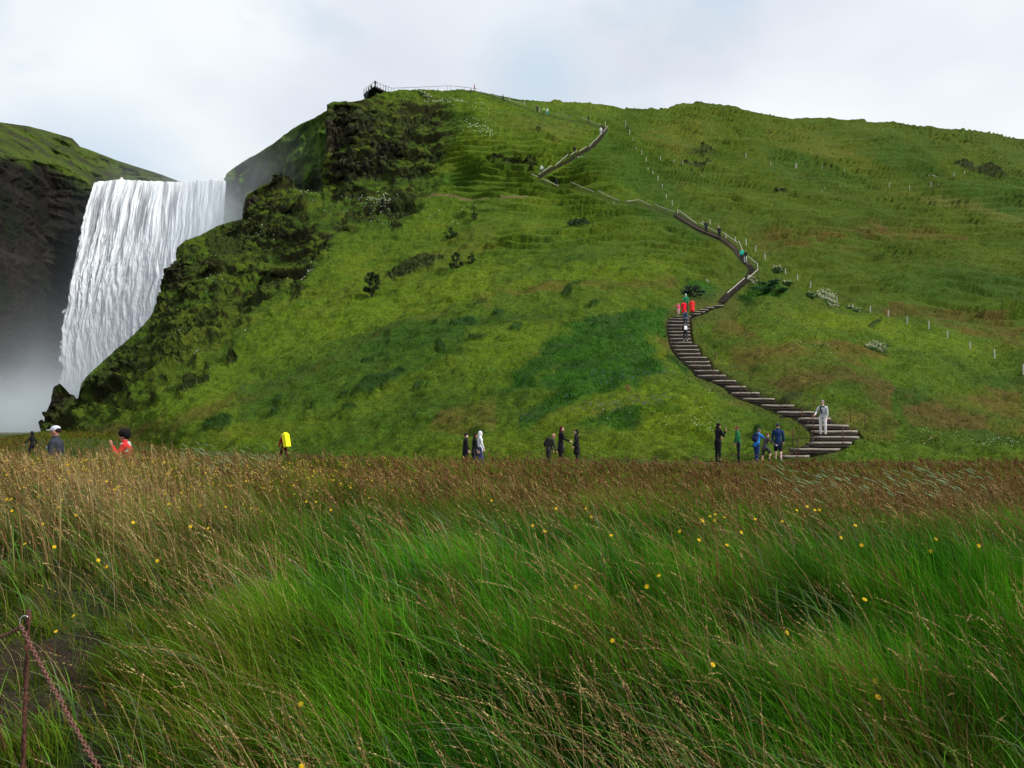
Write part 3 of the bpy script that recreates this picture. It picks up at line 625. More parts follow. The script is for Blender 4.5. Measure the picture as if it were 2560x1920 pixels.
# ================================================================ spray hanging in the gorge (real volume)
def build_spray():
    x0, x1, y0, y1, z0, z1 = -185, -36, 112, 190.5, -4, 74
    bm = bmesh.new(); bmesh.ops.create_cube(bm, size=1)
    for v in bm.verts: v.co = ((x0 + x1) / 2 + v.co.x * (x1 - x0), (y0 + y1) / 2 + v.co.y * (y1 - y0), (z0 + z1) / 2 + v.co.z * (z1 - z0))
    me = bpy.data.meshes.new('spray'); bm.to_mesh(me); bm.free()
    m = bpy.data.materials.new('spray'); m.use_nodes = True; n = NT(m.node_tree); n.n.clear()
    pos = n.new('ShaderNodeNewGeometry').outputs['Position']; s = n.new('ShaderNodeSeparateXYZ', {0: pos})
    def blob(c, r, pw=1.0):
        d = n.new('ShaderNodeVectorMath', {0: pos, 1: c}, operation='SUBTRACT').outputs[0]
        d = n.new('ShaderNodeVectorMath', {0: d, 1: tuple(1 / k for k in r)}, operation='MULTIPLY').outputs[0]
        L = n.new('ShaderNodeVectorMath', {0: d}, operation='DOT_PRODUCT'); n.l.new(d, L.inputs[1])
        return n.math('MULTIPLY', n.math('EXPONENT', n.math('MULTIPLY', L.outputs['Value'], -1.0)), pw)
    ns = n.noise(pos, .045, 3, .55)
    nf = n.math('MULTIPLY', n.math('SUBTRACT', ns, .36, clamp=True), 5.0)
    low = blob((-99, 160, -6), (36, 26, 11), .42)      # boiling at the foot
    low2 = blob((-100, 168, 12), (34, 22, 16), .006)
    side = blob((-66, 179, 46), (15, 8, 15), .060)       # drifting up beside the fall
    side2 = blob((-78, 176, 28), (14, 9, 20), .022)
    tot = n.math('ADD', n.math('ADD', low, low2), n.math('ADD', side, side2))
    den = n.math('MULTIPLY', tot, nf)
    vol = n.new('ShaderNodeVolumePrincipled', {'Density': den, 'Color': (.88, .94, 1.0, 1), 'Anisotropy': .2})
    out = n.new('ShaderNodeOutputMaterial'); n.l.new(vol.outputs[0], out.inputs['Volume'])
    me.materials.append(m); o = link(bpy.data.objects.new('spray', me)); tag(o, kind='stuff', label='white spray rising around the foot of the waterfall', cat='spray')
build_spray()
# ================================================================ grass
RG = np.random.RandomState(11)
def blade_mesh(name, B, L, Wd, D, lean, cb, ct, segs, mt, face=None, p=1.8, taper=.8):
    """n curved tapering blades as one mesh. B base, L length, Wd width, D unit lean direction (x,y), lean 0..1"""
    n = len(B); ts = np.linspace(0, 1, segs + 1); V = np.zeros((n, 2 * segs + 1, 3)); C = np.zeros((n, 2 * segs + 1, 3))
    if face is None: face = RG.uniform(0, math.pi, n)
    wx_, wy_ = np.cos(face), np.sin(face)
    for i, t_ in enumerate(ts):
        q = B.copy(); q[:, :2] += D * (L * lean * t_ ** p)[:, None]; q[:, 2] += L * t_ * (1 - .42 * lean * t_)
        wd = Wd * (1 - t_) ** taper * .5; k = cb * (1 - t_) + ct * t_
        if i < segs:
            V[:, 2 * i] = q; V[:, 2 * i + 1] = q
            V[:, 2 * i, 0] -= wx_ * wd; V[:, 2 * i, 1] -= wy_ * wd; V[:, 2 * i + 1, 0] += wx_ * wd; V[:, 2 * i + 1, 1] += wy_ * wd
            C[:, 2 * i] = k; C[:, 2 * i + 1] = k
        else: V[:, 2 * i] = q; C[:, 2 * i] = k
    k = 2 * segs + 1; tri = []
    for i in range(segs - 1):
        a = 2 * i; tri += [(a, a + 1, a + 3), (a, a + 3, a + 2)]
    a = 2 * (segs - 1); tri.append((a, a + 1, a + 2))
    T = (np.array(tri)[None] + (np.arange(n) * k)[:, None, None]).reshape(-1, 3)
    return V.reshape(-1, 3), T, C.reshape(-1, 3)
def leaf_mat(name, trans=.35, rough=.5, spec=.25):
    m, n, b = mat(name, rough=rough, spec=spec)
    att = n.new('ShaderNodeAttribute', attribute_name='Col').outputs['Color']
    n.l.new(att, b.inputs['Base Color'])
    tr = n.new('ShaderNodeBsdfTranslucent'); n.l.new(att, tr.inputs[0])
    mx = n.new('ShaderNodeMixShader', {0: trans}); n.l.new(b.outputs[0], mx.inputs[1]); n.l.new(tr.outputs[0], mx.inputs[2])
    n.l.new(mx.outputs[0], n.n['Material Output'].inputs[0]); return m
M_grass = leaf_mat('grass_blades', .35, .6, .06); M_dry = leaf_mat('dry_grass', .2, .8, .04)
DEEP = np.array([.012, .080, .002]); BRIG = np.array([.075, .250, .006]); OLIV = np.array([.095, .135, .007]); STRAW = np.array([.30, .235, .085]); RUST = np.array([.150, .066, .024]); PINK = np.array([.24, .15, .06])
def rowof(x, y, z): # photo row of a point
    d = np.asarray(y) * CP + (z - EYE) * SP; v = ((z - EYE) * CP - y * SP) / d; return 960 - F * v
def wind(x, y, n):
    P = np.stack([x, y, 0 * x], 1)
    ang = math.pi + .12 + .9 * fbm(P, .45, 2, off=200) + .5 * fbm(P, 2.2, 2, off=203) + RG.normal(0, .55, n)
    return np.stack([np.cos(ang), np.sin(ang)], 1)
def meadow_points(n, ymin, ymax, pw=0.0):
    a = RG.uniform(-160, 2720, n); dc = interp(a, CREST) + 1.6
    hi = np.minimum(ymax, dc); ok = hi > ymin; a = a[ok]; hi = hi[ok]; u = RG.rand(len(a))
    y = ymin * (hi / ymin) ** u; x = (a - 1280) / (F * CP) * y
    return a, x, y
def zone(a, x, y, z):
    row = rowof(x, y, z); P = np.stack([x, y * .6, 0 * x], 1)
    n1 = fbm(P, .35, 3, off=210); n2 = fbm(P, 1.3, 3, off=211)
    band = sstep(1400, 1200, row + 260 * n1 + 90 * n2) * (.12 + .88 * sstep(350, 1250, a)) + .55 * sstep(1500, 1300, row + 200 * n2) * sstep(1700, 2400, a)
    brown = np.clip(band * .78 + .12 + .9 * n2 + .5 * n1, 0, .9)
    straw = np.clip(sstep(900, 300, a + 200 * n1) * sstep(1560, 1300, row) * .75 + .06 + .3 * np.maximum(n1, 0), 0, .9)
    return row, brown, straw, n1, n2
def sprout(name, n, ymin, ymax, segs, lmin, lmax, wk, pts=None):
    a, x, y = pts or meadow_points(n, ymin, ymax); z = groundZ(x, y)
    sm_ = soilmask(x, y); keep = (RG.rand(len(x)) > sm_ * .93) & (RG.rand(len(x)) < np.clip(.80 + 2.0 * fbm(np.stack([x, y, 0 * x], 1), 1.7, 3, off=270), .12, 1)); a, x, y, z = a[keep], x[keep], y[keep], z[keep]; n = len(x)
    row, brown, straw, n1, n2 = zone(a, x, y, z)
    u = RG.rand(n); isb = u < brown * .34; iss = (~isb) & (RG.rand(n) < straw * .55)
    P = np.stack([x, y, 0 * x], 1)
    mixg = np.clip(.45 + 1.5 * n2 + RG.normal(0, .28, n), 0, 1)[:, None]
    col = DEEP * (1 - mixg) + BRIG * mixg
    ol = np.clip(1.3 * sstep(1000, 300, a) + sstep(1450, 1250, row) * .7 + .5 * n1 + .55 * sstep(1250, 700, a) * sstep(1550, 1750, row), 0, 1)[:, None] * .75
    col = col * (1 - ol) + OLIV * ol * RG.uniform(.55, 1.3, (n, 1))
    col = np.where(isb[:, None], (RUST * (1 - .35 * RG.rand(n, 1)) + PINK * .35 * RG.rand(n, 1)), col)
    col = np.where(iss[:, None], STRAW * RG.uniform(.45, 1.0, (n, 1)), col)
    col *= RG.uniform(.6, 1.35, (n, 1)) * np.clip(1 + 1.5 * fbm(P, 1.1, 3, off=250) + .7 * fbm(P, .3, 2, off=251), .35, 1.9)[:, None]
    L = RG.uniform(lmin, lmax, n) * (1 + .95 * fbm(P, .8, 2, off=220)) * (1 - .45 * np.clip(interp(a, [(200, 1), (560, 0)]), 0, 1) * (row > 1400)) * np.where(isb, 1.15, 1)
    L *= np.where(sm_[keep] > .4, .5, 1)
    lean = np.clip(RG.normal(.46, .24, n), .02, 1.0)
    wd = (wk[0] + wk[1] * y) * RG.uniform(.4, 1.9, n)
    B = np.stack([x, y, z - .02], 1)
    return blade_mesh(name, B, L, wd, wind(x, y, n), lean, col * .36, np.minimum(col * 1.3, 1), segs, None)  # self-shadow among the blades put into the colour: bases darker than tips
def broad(n):
    a, x, y = meadow_points(n, 1.8, 9); z = groundZ(x, y); k = soilmask(x, y) < .4; a, x, y, z = a[k], x[k], y[k], z[k]; n = len(x)
    col = np.array([[.13, .30, .035]]) * RG.uniform(.35, 1.3, (n, 1)); bl = RG.rand(n) < .3; col[bl] = np.array([.20, .26, .14]) * RG.uniform(.5, 1, (bl.sum(), 1))
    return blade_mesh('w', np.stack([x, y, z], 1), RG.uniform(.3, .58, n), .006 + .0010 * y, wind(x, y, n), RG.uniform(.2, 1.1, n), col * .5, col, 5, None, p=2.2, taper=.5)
def join_vtc(parts):
    Vs, Ts, Cs = [], [], []; o = 0
    for V_, T_, C_ in parts: Vs.append(V_); Ts.append(T_ + o); Cs.append(C_); o += len(V_)
    return np.concatenate(Vs), np.concatenate(Ts), np.concatenate(Cs)
def outside(n):     # the meadow goes on past both edges of the photograph and round the camera
    y = RG.uniform(-1.5, 13, n); x = RG.uniform(-13, 13, n); a = PX(x, np.maximum(y, .3)); k = ((a < -150) | (a > 2710) | (y < 1.7)) & (np.hypot(x, y) > 1.5) & (y < interp(a, CREST)) & (RG.rand(n) < np.clip(5 / np.hypot(x, y), 0, 1))
    return np.clip(a, -1500, 5000)[k], x[k], y[k]
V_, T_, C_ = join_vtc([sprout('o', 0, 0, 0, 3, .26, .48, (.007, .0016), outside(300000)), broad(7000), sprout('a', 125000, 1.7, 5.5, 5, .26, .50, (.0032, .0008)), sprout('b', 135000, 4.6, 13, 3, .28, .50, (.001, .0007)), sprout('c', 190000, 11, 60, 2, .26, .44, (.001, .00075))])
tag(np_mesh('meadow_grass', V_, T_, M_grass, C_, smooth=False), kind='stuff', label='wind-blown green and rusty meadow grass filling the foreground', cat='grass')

# flowering stalks: a long thin culm with spikelets along its bent tip
def culms(n, ymin, ymax, lmin, lmax, cols_, nsp, spk, where, leanm=.50, head=.26, wk=(.0012, .0004)):
    a, x, y = meadow_points(n * 3, ymin, ymax); z = groundZ(x, y); pr = where(a, x, y, z) * (1 - .93 * soilmask(x, y)) * (1 - .8 * sstep(560, 380, a) * sstep(1430, 1500, rowof(x, y, z))); k = RG.rand(len(x)) < pr
    a, x, y, z = [q[k][:n] for q in (a, x, y, z)]; n = len(x)
    L = RG.uniform(lmin, lmax, n); lean = np.clip(RG.normal(leanm, .22, n), .03, 1.1); D = wind(x, y, n)
    ci = RG.randint(0, len(cols_), n); col = np.array(cols_)[ci] * RG.uniform(.65, 1.25, (n, 1)); B = np.stack([x, y, z - .02], 1)
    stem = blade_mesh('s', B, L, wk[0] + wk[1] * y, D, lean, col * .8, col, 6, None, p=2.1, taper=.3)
    V_, C_ = [], []
    for s in range(nsp):
        t_ = 1 - head * (s + RG.rand(n)) / nsp * RG.uniform(.8, 1.1, n); t_ = np.clip(t_, .3, 1)
        q = B.copy(); q[:, :2] += D * (L * lean * t_ ** 2.1)[:, None]; q[:, 2] += L * t_ * (1 - .42 * lean * t_)
        tg = np.concatenate([D * (2.1 * lean * t_ ** 1.1)[:, None], (1 - .84 * lean * t_)[:, None]], 1); tg /= np.linalg.norm(tg, axis=1)[:, None]
        sd_ = RG.normal(size=(n, 3)); sd_ /= np.linalg.norm(sd_, axis=1)[:, None]
        size = (spk[0] + spk[1] * y) * RG.uniform(.7, 1.3, n) * (.55 + .9 * np.sin(math.pi * np.clip((1 - t_) / head, 0, 1)))
        ax = tg * .85 + sd_ * .45; sp_ = np.cross(ax, sd_); sp_ /= np.linalg.norm(sp_, axis=1)[:, None] + 1e-6
        p0 = q + sd_ * (size * .22)[:, None]
        a0, a1 = p0 - ax * (size * .5)[:, None], p0 + ax * (size * .7)[:, None]
        V_.append(np.stack([a0, p0 + sp_ * (size * .2)[:, None], a1, p0 - sp_ * (size * .2)[:, None]], 1))
        C_.append(np.repeat((col * RG.uniform(.75, 1.35, (n, 1)))[:, None], 4, 1))
    Vq = np.stack(V_, 1).reshape(-1, 3); Cq = np.stack(C_, 1).reshape(-1, 3); nq = len(Vq) // 4
    T = (np.array([(0, 1, 2), (0, 2, 3)])[None] + (np.arange(nq) * 4)[:, None, None]).reshape(-1, 3)
    return join_vtc([stem, (Vq, T, Cq)])
c_straw = [(.33, .23, .095), (.24, .15, .065), (.19, .095, .045), (.36, .27, .12)]
c_rust = [(.13, .055, .024), (.10, .042, .022), (.19, .090, .038), (.24, .16, .07), (.15, .12, .03)]
def w_front(a, x, y, z): return np.clip(.10 + 1.9 * fbm(np.stack([x, y, 0 * x], 1), .9, 2, off=230), 0, 1) + .12
def w_band(a, x, y, z):
    r, b, s, n1, n2 = zone(a, x, y, z); return np.clip(b * 1.1 - .15, 0, 1)
def w_left(a, x, y, z): return sstep(900, 350, a) * .9
def w_pale(a, x, y, z): return sstep(1880, 2080, a) * sstep(2500, 2380, a) * (np.abs(rowof(x, y, z + .6) - 1200) < 60)
V_, T_, C_ = join_vtc([culms(1600, 2.2, 6.5, .50, .88, c_straw, 26, (.0055, .0009), w_front),
                       culms(4600, 4.5, 14, .48, .72, c_rust + c_straw[:2], 14, (.006, .0016), w_band, .5, .38),
                       culms(4600, 9, 60, .42, .60, c_rust, 9, (.004, .0022), w_band, .5, .42, (.001, .0006)),
                       culms(4500, 5, 60, .45, .65, c_straw, 9, (.004, .0016), w_left, .35, .3, (.001, .0006))])
tag(np_mesh('seeding_grass', V_, T_, M_dry, C_, smooth=False), kind='stuff', label='straw and rust coloured seeding grass stalks bent over by the wind', cat='grass')
# pale cat-tail grasses standing above the rest
def spikes(n, box, hl, ylo, yhi, lab):
    a = RG.uniform(box[0], box[2], n); y = RG.uniform(ylo, yhi, n)
    x = (a - 1280) / (F * CP) * y; z = groundZ(x, y); k = RG.uniform(.62, 1.0, n); B = np.stack([x, y, z], 1); D = np.stack([-np.ones(n), RG.normal(0, .15, n)], 1); lean = RG.uniform(.45, .75, n)
    col = np.tile(np.array([.16, .24, .10]), (n, 1)); st = blade_mesh('s', B, k, .004 + .0 * k, D, lean, col, col, 4, None, taper=.3)
    t_ = 1.0; q = B.copy(); q[:, :2] += D * (k * lean)[:, None]; q[:, 2] += k * (1 - .42 * lean)
    tg = np.concatenate([D * (1.8 * lean)[:, None], (1 - .84 * lean)[:, None]], 1); tg /= np.linalg.norm(tg, axis=1)[:, None]
    Vs = []; 
    for s in range(5):
        f_ = s / 4; r_ = .0034 * math.sin(math.pi * (f_ * .8 + .12)) + .002
        for m_ in range(4):
            an = m_ * math.pi / 2; off = np.array([math.cos(an) * .6, math.cos(an) * .0 + math.sin(an), math.cos(an) * .8])
            Vs.append(q - tg * (hl * f_) + off * r_ * 1.6)
    Vq = np.stack(Vs, 1); Fq = []
    for s in range(4):
        for m_ in range(4):
            a0, a1, b0, b1 = s * 4 + m_, s * 4 + (m_ + 1) % 4, s * 4 + 4 + m_, s * 4 + 4 + (m_ + 1) % 4; Fq += [(a0, a1, b1), (a0, b1, b0)]
    T = (np.array(Fq)[None] + (np.arange(n) * 20)[:, None, None]).reshape(-1, 3)
    Cq = np.tile(np.array([.17, .23, .11]), (n * 20, 1)); 
    V_, T_, C_ = join_vtc([st, (Vq.reshape(-1, 3), T, Cq)])
    tag(np_mesh('cattail_grass', V_, T_, M_dry, C_, smooth=False), kind='stuff', label=lab, cat='grass')
spikes(120, (2000, 0, 2540), .11, 8.5, 13.5, 'pale cattail grass heads swaying at the right of the meadow')
spikes(40, (530, 0, 730), .10, 11.5, 14.5, 'pale cattail grass heads beside the yellow backpack')
# dead stems lying on the eroded bank
a, x, y = meadow_points(60000, 1.8, 8.5); k = (soilmask(x, y) > .15) & (RG.rand(len(x)) < .30); a, x, y = a[k], x[k], y[k]; z = groundZ(x, y); n = len(x)
ang = RG.uniform(0, 2 * math.pi, n); col = np.array([.15, .115, .06]) * RG.uniform(.25, 1.5, (n, 1)); col[RG.rand(n) < .45] = OLIV * .8
tag(np_mesh('dead_stems', *[q for q in (lambda r: (r[0], r[1]))(blade_mesh('s', np.stack([x, y, z], 1), RG.uniform(.06, .28, n), .003 + .0006 * y, np.stack([np.cos(ang), np.sin(ang)], 1), RG.uniform(.5, 1.5, n), col, col, 3, None))], M_dry,
    np.repeat(col, 7, 0), smooth=False), kind='stuff', label='dead stems and short grass on the bare earth bank', cat='grass')

# ---------------------------------------------------------------- turf, lupins and tussocks on the hill
def hill_tufts():
    n = 190000
    ci = RG.randint(0, NC, n); pyv = RG.uniform(222, 1165, n)
    ri = np.clip(np.round(np.interp(-pyv, -lev[:, 0], np.arange(NR))).astype(int), 0, NR - 1)
    ok = (OVER[ri, ci] <= 0); ci, ri = ci[ok], ri[ok]; idx = ri * NC + ci
    keep = (rkm[idx] < .45 + .3 * RG.rand(len(idx))) & (calmT[idx] < .5) & (stm[idx] < .3) & (RG.rand(len(idx)) < np.maximum(np.interp(P2[idx, 1], [40, 80, 140], [1, .55, .16]), em[idx] * .9)); idx = idx[keep]; n = len(idx)
    B = P2[idx] + RG.normal(0, .04, (n, 3)); Y = B[:, 1]
    e = em[idx] * np.clip(.8 + 2.2 * fbm(B, .5, 3, off=241), .15, 1.6); col = c_hill[idx] * RG.uniform(.75, 1.35, (n, 1)); nz = fbm(B, .5, 2, off=240)
    L = (.13 + .0004 * Y) * RG.uniform(.6, 1.5, n) * (1 + 1.1 * e) * (1 + 1.2 * np.clip(tuftm[idx], 0, 1)) * np.clip(1 + 1.3 * nz, .5, 2)
    ang = math.pi + .1 + RG.normal(0, .9, n); D = np.stack([np.cos(ang), np.sin(ang)], 1)
    B2 = np.repeat(B, 2, 0) + RG.normal(0, .10, (2 * n, 3)) * np.array([1, 1, .1]); r2 = lambda q: np.repeat(q, 2, 0)
    B2[:, 2] -= .05
    cb = r2(col) * .75; ct = np.minimum(r2(col) * 1.25, 1)
    return blade_mesh('h', B2, r2(L) * RG.uniform(.6, 1.2, 2 * n), (.014 + .0006 * r2(Y)) * RG.uniform(.6, 1.4, 2 * n), r2(D), RG.uniform(.2, .9, 2 * n), cb, ct, 2, None)
c_hill = HILLC.reshape(-1, 3); calmT = 0 * px
for ln, r0 in ((PATH2, 4), (PATH3, 5), (PATH4, 3), (STAIRLINE, 8)): calmT = np.maximum(calmT, near_line(px, py, ln, r0, 2))
V_, T_, C_ = hill_tufts()
tag(np_mesh('hill_grass', V_, T_, M_dry, C_, smooth=False), kind='stuff', label='short tussocky grass covering the hillside', cat='grass')
# tiny flowers
def specks(name, spots, n, size, col, lift, lab, mt):
    pxs, pys = [], []
    for (cx_, cy_, rx, ry, sl_, k) in spots:
        k = int(k * .45) + 1
        r_ = RG.normal(0, .5, (k, 2)); pxs.append(cx_ + r_[:, 0] * rx); pys.append(cy_ + r_[:, 1] * ry - sl_ * r_[:, 0] * rx)
    pxs = np.concatenate(pxs); pys = np.concatenate(pys)
    ci = np.clip(np.searchsorted(cols, pxs), 0, NC - 1); ri = np.clip(np.round(np.interp(-pys, -lev[:, 0], np.arange(NR))).astype(int), 0, NR - 1)
    ok = OVER[ri, ci] <= 0; idx = (ri * NC + ci)[ok]; B = P2[idx]; n = len(B); Y = B[:, 1]
    s = size * Y * RG.uniform(.5, 1.4, n); B = B + RG.normal(0, .12, (n, 3)); B[:, 2] += lift
    Vs = []; 
    for d in ((1, 0, 0), (0, 0, .6), (-1, 0, 0), (0, 0, -.5), (0, -.8, .1), (0, .8, .1)): Vs.append(B + np.array(d)[None] * s[:, None])
    T = [(0, 1, 4), (1, 2, 4), (2, 3, 4), (3, 0, 4), (1, 0, 5), (2, 1, 5), (3, 2, 5), (0, 3, 5)]
    T = (np.array(T)[None] + (np.arange(n) * 6)[:, None, None]).reshape(-1, 3)
    return tag(np_mesh(name, np.stack(Vs, 1).reshape(-1, 3), T, mt, smooth=False), kind='stuff', label=lab, cat='flowers')
nn_ = 26000; a_ = RG.uniform(-200, 520, nn_); y_ = 15 * (95 / 15) ** RG.rand(nn_); k_ = y_ > interp(a_, CREST) + 5; a_, y_ = a_[k_], y_[k_]; x_ = (a_ - 1280) / (F * CP) * y_; n_ = len(x_)
cz_ = lerp_col(np.tile(OLIV * .7, (n_, 1)), sstep(-.1, .3, fbm(np.stack([x_, y_, 0 * x_], 1), .25, 3, off=260)), RUST * .8) * RG.uniform(.5, 1.4, (n_, 1))
V_, T_, C_ = blade_mesh('f', np.stack([x_, y_, groundZ(x_, y_) - .03], 1), RG.uniform(.15, .40, n_), .01 + .0010 * y_, wind(x_, y_, n_), RG.uniform(.1, .8, n_), cz_ * .6, cz_ * 1.2, 2, None)
tag(np_mesh('riverside_grass', V_, T_, M_dry, C_, smooth=False), kind='stuff', label='rough low grass by the river beyond the meadow edge', cat='grass')
M_white = cmat('white_petal', (.62, .64, .52), .8); M_blue = cmat('lupin_petal', (.10, .12, .21), .8)
specks('white_flowers', [(960,530,50,30,.0,300),(905,500,60,8,0,60),(780,490,40,6,0,40),(1070,258,50,5,0,70),(1130,262,70,5,-.02,90),(1180,275,80,30,0,60),(1205,335,34,12,-.35,120),(1180,322,30,16,0,60),(660,600,40,16,0,60),(600,565,40,10,.1,25),
   (535,700,20,40,.5,60),(770,690,28,10,.75,80),(1170,560,60,20,.4,15),(820,540,12,20,0,20),(870,545,12,10,0,16),(740,350,120,30,.6,12),(880,440,100,60,.5,18),(700,625,60,8,0,14),(1060,555,40,8,0,10),(490,890,12,8,0,14),(475,860,10,10,0,8),(615,840,6,8,0,8),(610,1005,6,4,0,5),
   (2060,480,50,6,0,14),(2330,455,14,4,0,18),(1210,350,30,6,0,50),(1460,395,20,3,0,14),(1790,1080,50,30,.1,70),(1750,1060,60,25,0,40),(2480,1120,80,14,0,80),(2300,1110,120,20,0,50),(1600,1040,200,60,0,30),(1990,915,60,10,0,30),(2060,920,50,8,0,20)],
   0, .0008, None, .2, 'small white flowers scattered over the hillside', M_white)
specks('lupin_flowers', [(1500,975,30,12,0,90),(1560,985,70,10,.06,110),(1640,975,60,12,.15,130),(1500,1040,70,16,.1,170),(1630,1025,70,12,.2,170),(1320,1060,30,10,.2,60),(1400,1025,40,10,.2,40),(1760,740,40,14,0,60)], 0, .0008, None, .4, 'blue lupin spikes among emerald leaves at the foot of the hill', M_blue)

# ---------------------------------------------------------------- yellow hawkweed in the meadow
def make_flower(s=1.0):
    bm = bmesh.new(); n = 13
    for ring, (r0, r1, zt) in enumerate(((.004, .017, .0), (.002, .012, .005))):
        for i in range(n):
            an = (i + .5 * ring) * 2 * math.pi / n; da = .9 * math.pi / n
            pts = [(r0, an - da * .6, zt), (r1, an - da, zt + .004 - .003 * ring), (r1 * 1.06, an, zt + .003), (r1, an + da, zt + .004 - .003 * ring), (r0, an + da * .6, zt)]
            bm.faces.new([bm.verts.new((r * math.cos(t_) * s, r * math.sin(t_) * s, h * s)) for r, t_, h in pts])
    bmesh.ops.create_uvsphere(bm, u_segments=8, v_segments=5, radius=.006 * s, matrix=Matrix.Translation((0, 0, .004 * s)))
    me = bpy.data.meshes.new('flower_head'); bm.to_mesh(me); bm.free(); return me
M_yel = cmat('yellow_petal', (.58, .39, .012), .6, var=.15); M_stem = cmat('flower_stem', (.06, .11, .02), .7)
me_head = make_flower(); me_head.materials.append(M_yel)
bm = bmesh.new(); bmesh.ops.create_cone(bm, segments=5, radius1=.0022, radius2=.0014, depth=1, matrix=Matrix.Translation((0, 0, -.5)))
bmesh.ops.create_cone(bm, segments=6, radius1=.002, radius2=.006, depth=.010, matrix=Matrix.Translation((0, 0, -.004)))
me_fst = bpy.data.meshes.new('stem'); bm.to_mesh(me_fst); bm.free(); me_fst.materials.append(M_stem)
def meadow_hit(pxv, pyv, h):
    """where the sight line through (pxv,pyv) meets the level h above the meadow"""
    Ys = np.geomspace(1.6, 60, 500); p = W(pxv, pyv, Ys)
    k = np.nonzero(p[:, 2] < groundZ(p[:, 0], p[:, 1]) + h)[0]
    return p[k[0]] if len(k) else None
q8 = lambda L: [(x * .5787, 1100 + y * .5787) for x, y in L]; q1 = lambda L: [(1280 + x * .5787, 1100 + y * .5787) for x, y in L]
FL = [(185,1540,1.35),(140,1579,1.1),(752,1761,1.2),(755,1916,1.1)] + [(a, b, 1.25) for a, b in q8([(822,375),(900,382),(1112,298),(1085,296),(1130,310),(575,357),(235,462),(462,548),(1772,180),(1323,267),(1365,268),(1430,303),(2123,262),(865,283),(730,277),(715,233),(975,290),(785,228),(680,522),(425,520),(108,450),(50,256)])] + \
     [(a, b, 1.3) for a, b in q1([(343,332),(90,370),(140,395),(428,413),(190,297),(320,296),(820,345),(825,352),(855,330),(878,322),(875,348),(920,333),(990,400),(807,433),(928,455),(725,395),(1050,343),(1168,352),(1230,304),(1275,288),(1308,303),(1328,302),(1483,370),(1420,422),(1830,428),(1807,481),(2015,457),(1510,455),(635,587),(582,634),(277,635),(1523,690),(1187,833),(435,868),(866,972),(1570,1042),(1581,1112)])]
random.seed(4)
def ordn(n):
    return str(n) + ('th' if n % 100 in (11, 12, 13) else {1: 'st', 2: 'nd', 3: 'rd'}.get(n % 10, 'th'))
def put_flower(pxv, pyv, s, parts=True, lab='yellow hawkweed flower standing above the meadow grass', grp='yellow flowers in the meadow'):
    h = .40 if pyv < 1500 else .34
    p = meadow_hit(pxv, pyv, h)
    if p is None: return
    e = bpy.data.objects.new('yellow_flower', None); e.empty_display_size = .05; link(e); g = float(groundZ(p[0], p[1])); e.location = (p[0], p[1], g)
    tag(e, lab, 'flower', grp)
    hd = link(bpy.data.objects.new('flower_head', me_head), e); hd.location = (0, 0, p[2] - g)
    k = .62 * s * (1.0 + .022 * max(0, p[1] - 6)); hd.scale = (k,) * 3; hd.rotation_euler = (random.uniform(.5, 1.1), random.uniform(-.4, .4), random.uniform(-.6, .6))
    st = link(bpy.data.objects.new('stem', me_fst), e); st.location = (0, 0, p[2] - g); st.scale = (k, k, p[2] - g); 
for i_, (a_, b_, s_) in enumerate(sorted(FL)): put_flower(a_, b_, s_, lab='yellow hawkweed flower, %s from the left of the larger ones in the meadow' % ordn(i_ + 1))
for i in range(85):
    put_flower(random.uniform(0, 880), 1150 + abs(random.gauss(0, 55)), random.uniform(.7, 1.15), grp='yellow flowers along the far left edge of the meadow', lab='small yellow flower in the far left of the meadow')
pts = []
for i in range(650):
    a_ = random.uniform(-100, 1000) if i < 580 else random.uniform(900, 2500); p = meadow_hit(a_, 1143 + abs(random.gauss(0, 40)), .38)
    if p is not None: pts.append(p)
B = np.array(pts); n = len(B); s = .008 * RG.uniform(.6, 1.3, n) + .0004 * B[:, 1]
Vs = [B + np.array(d)[None] * s[:, None] for d in ((1, 0, 0), (0, 0, .8), (-1, 0, 0), (0, 0, -.8), (0, -.8, .1), (0, .8, .1))]
T = (np.array([(0, 1, 4), (1, 2, 4), (2, 3, 4), (3, 0, 4), (1, 0, 5), (2, 1, 5), (3, 2, 5), (0, 3, 5)])[None] + (np.arange(n) * 6)[:, None, None]).reshape(-1, 3)
tag(np_mesh('tiny_yellow_flowers', np.stack(Vs, 1).reshape(-1, 3), T, cmat('dull_yellow_petal', (.50, .36, .03), .7), smooth=False), kind='stuff', label='mass of tiny yellow flower heads at the left of the meadow', cat='flowers')
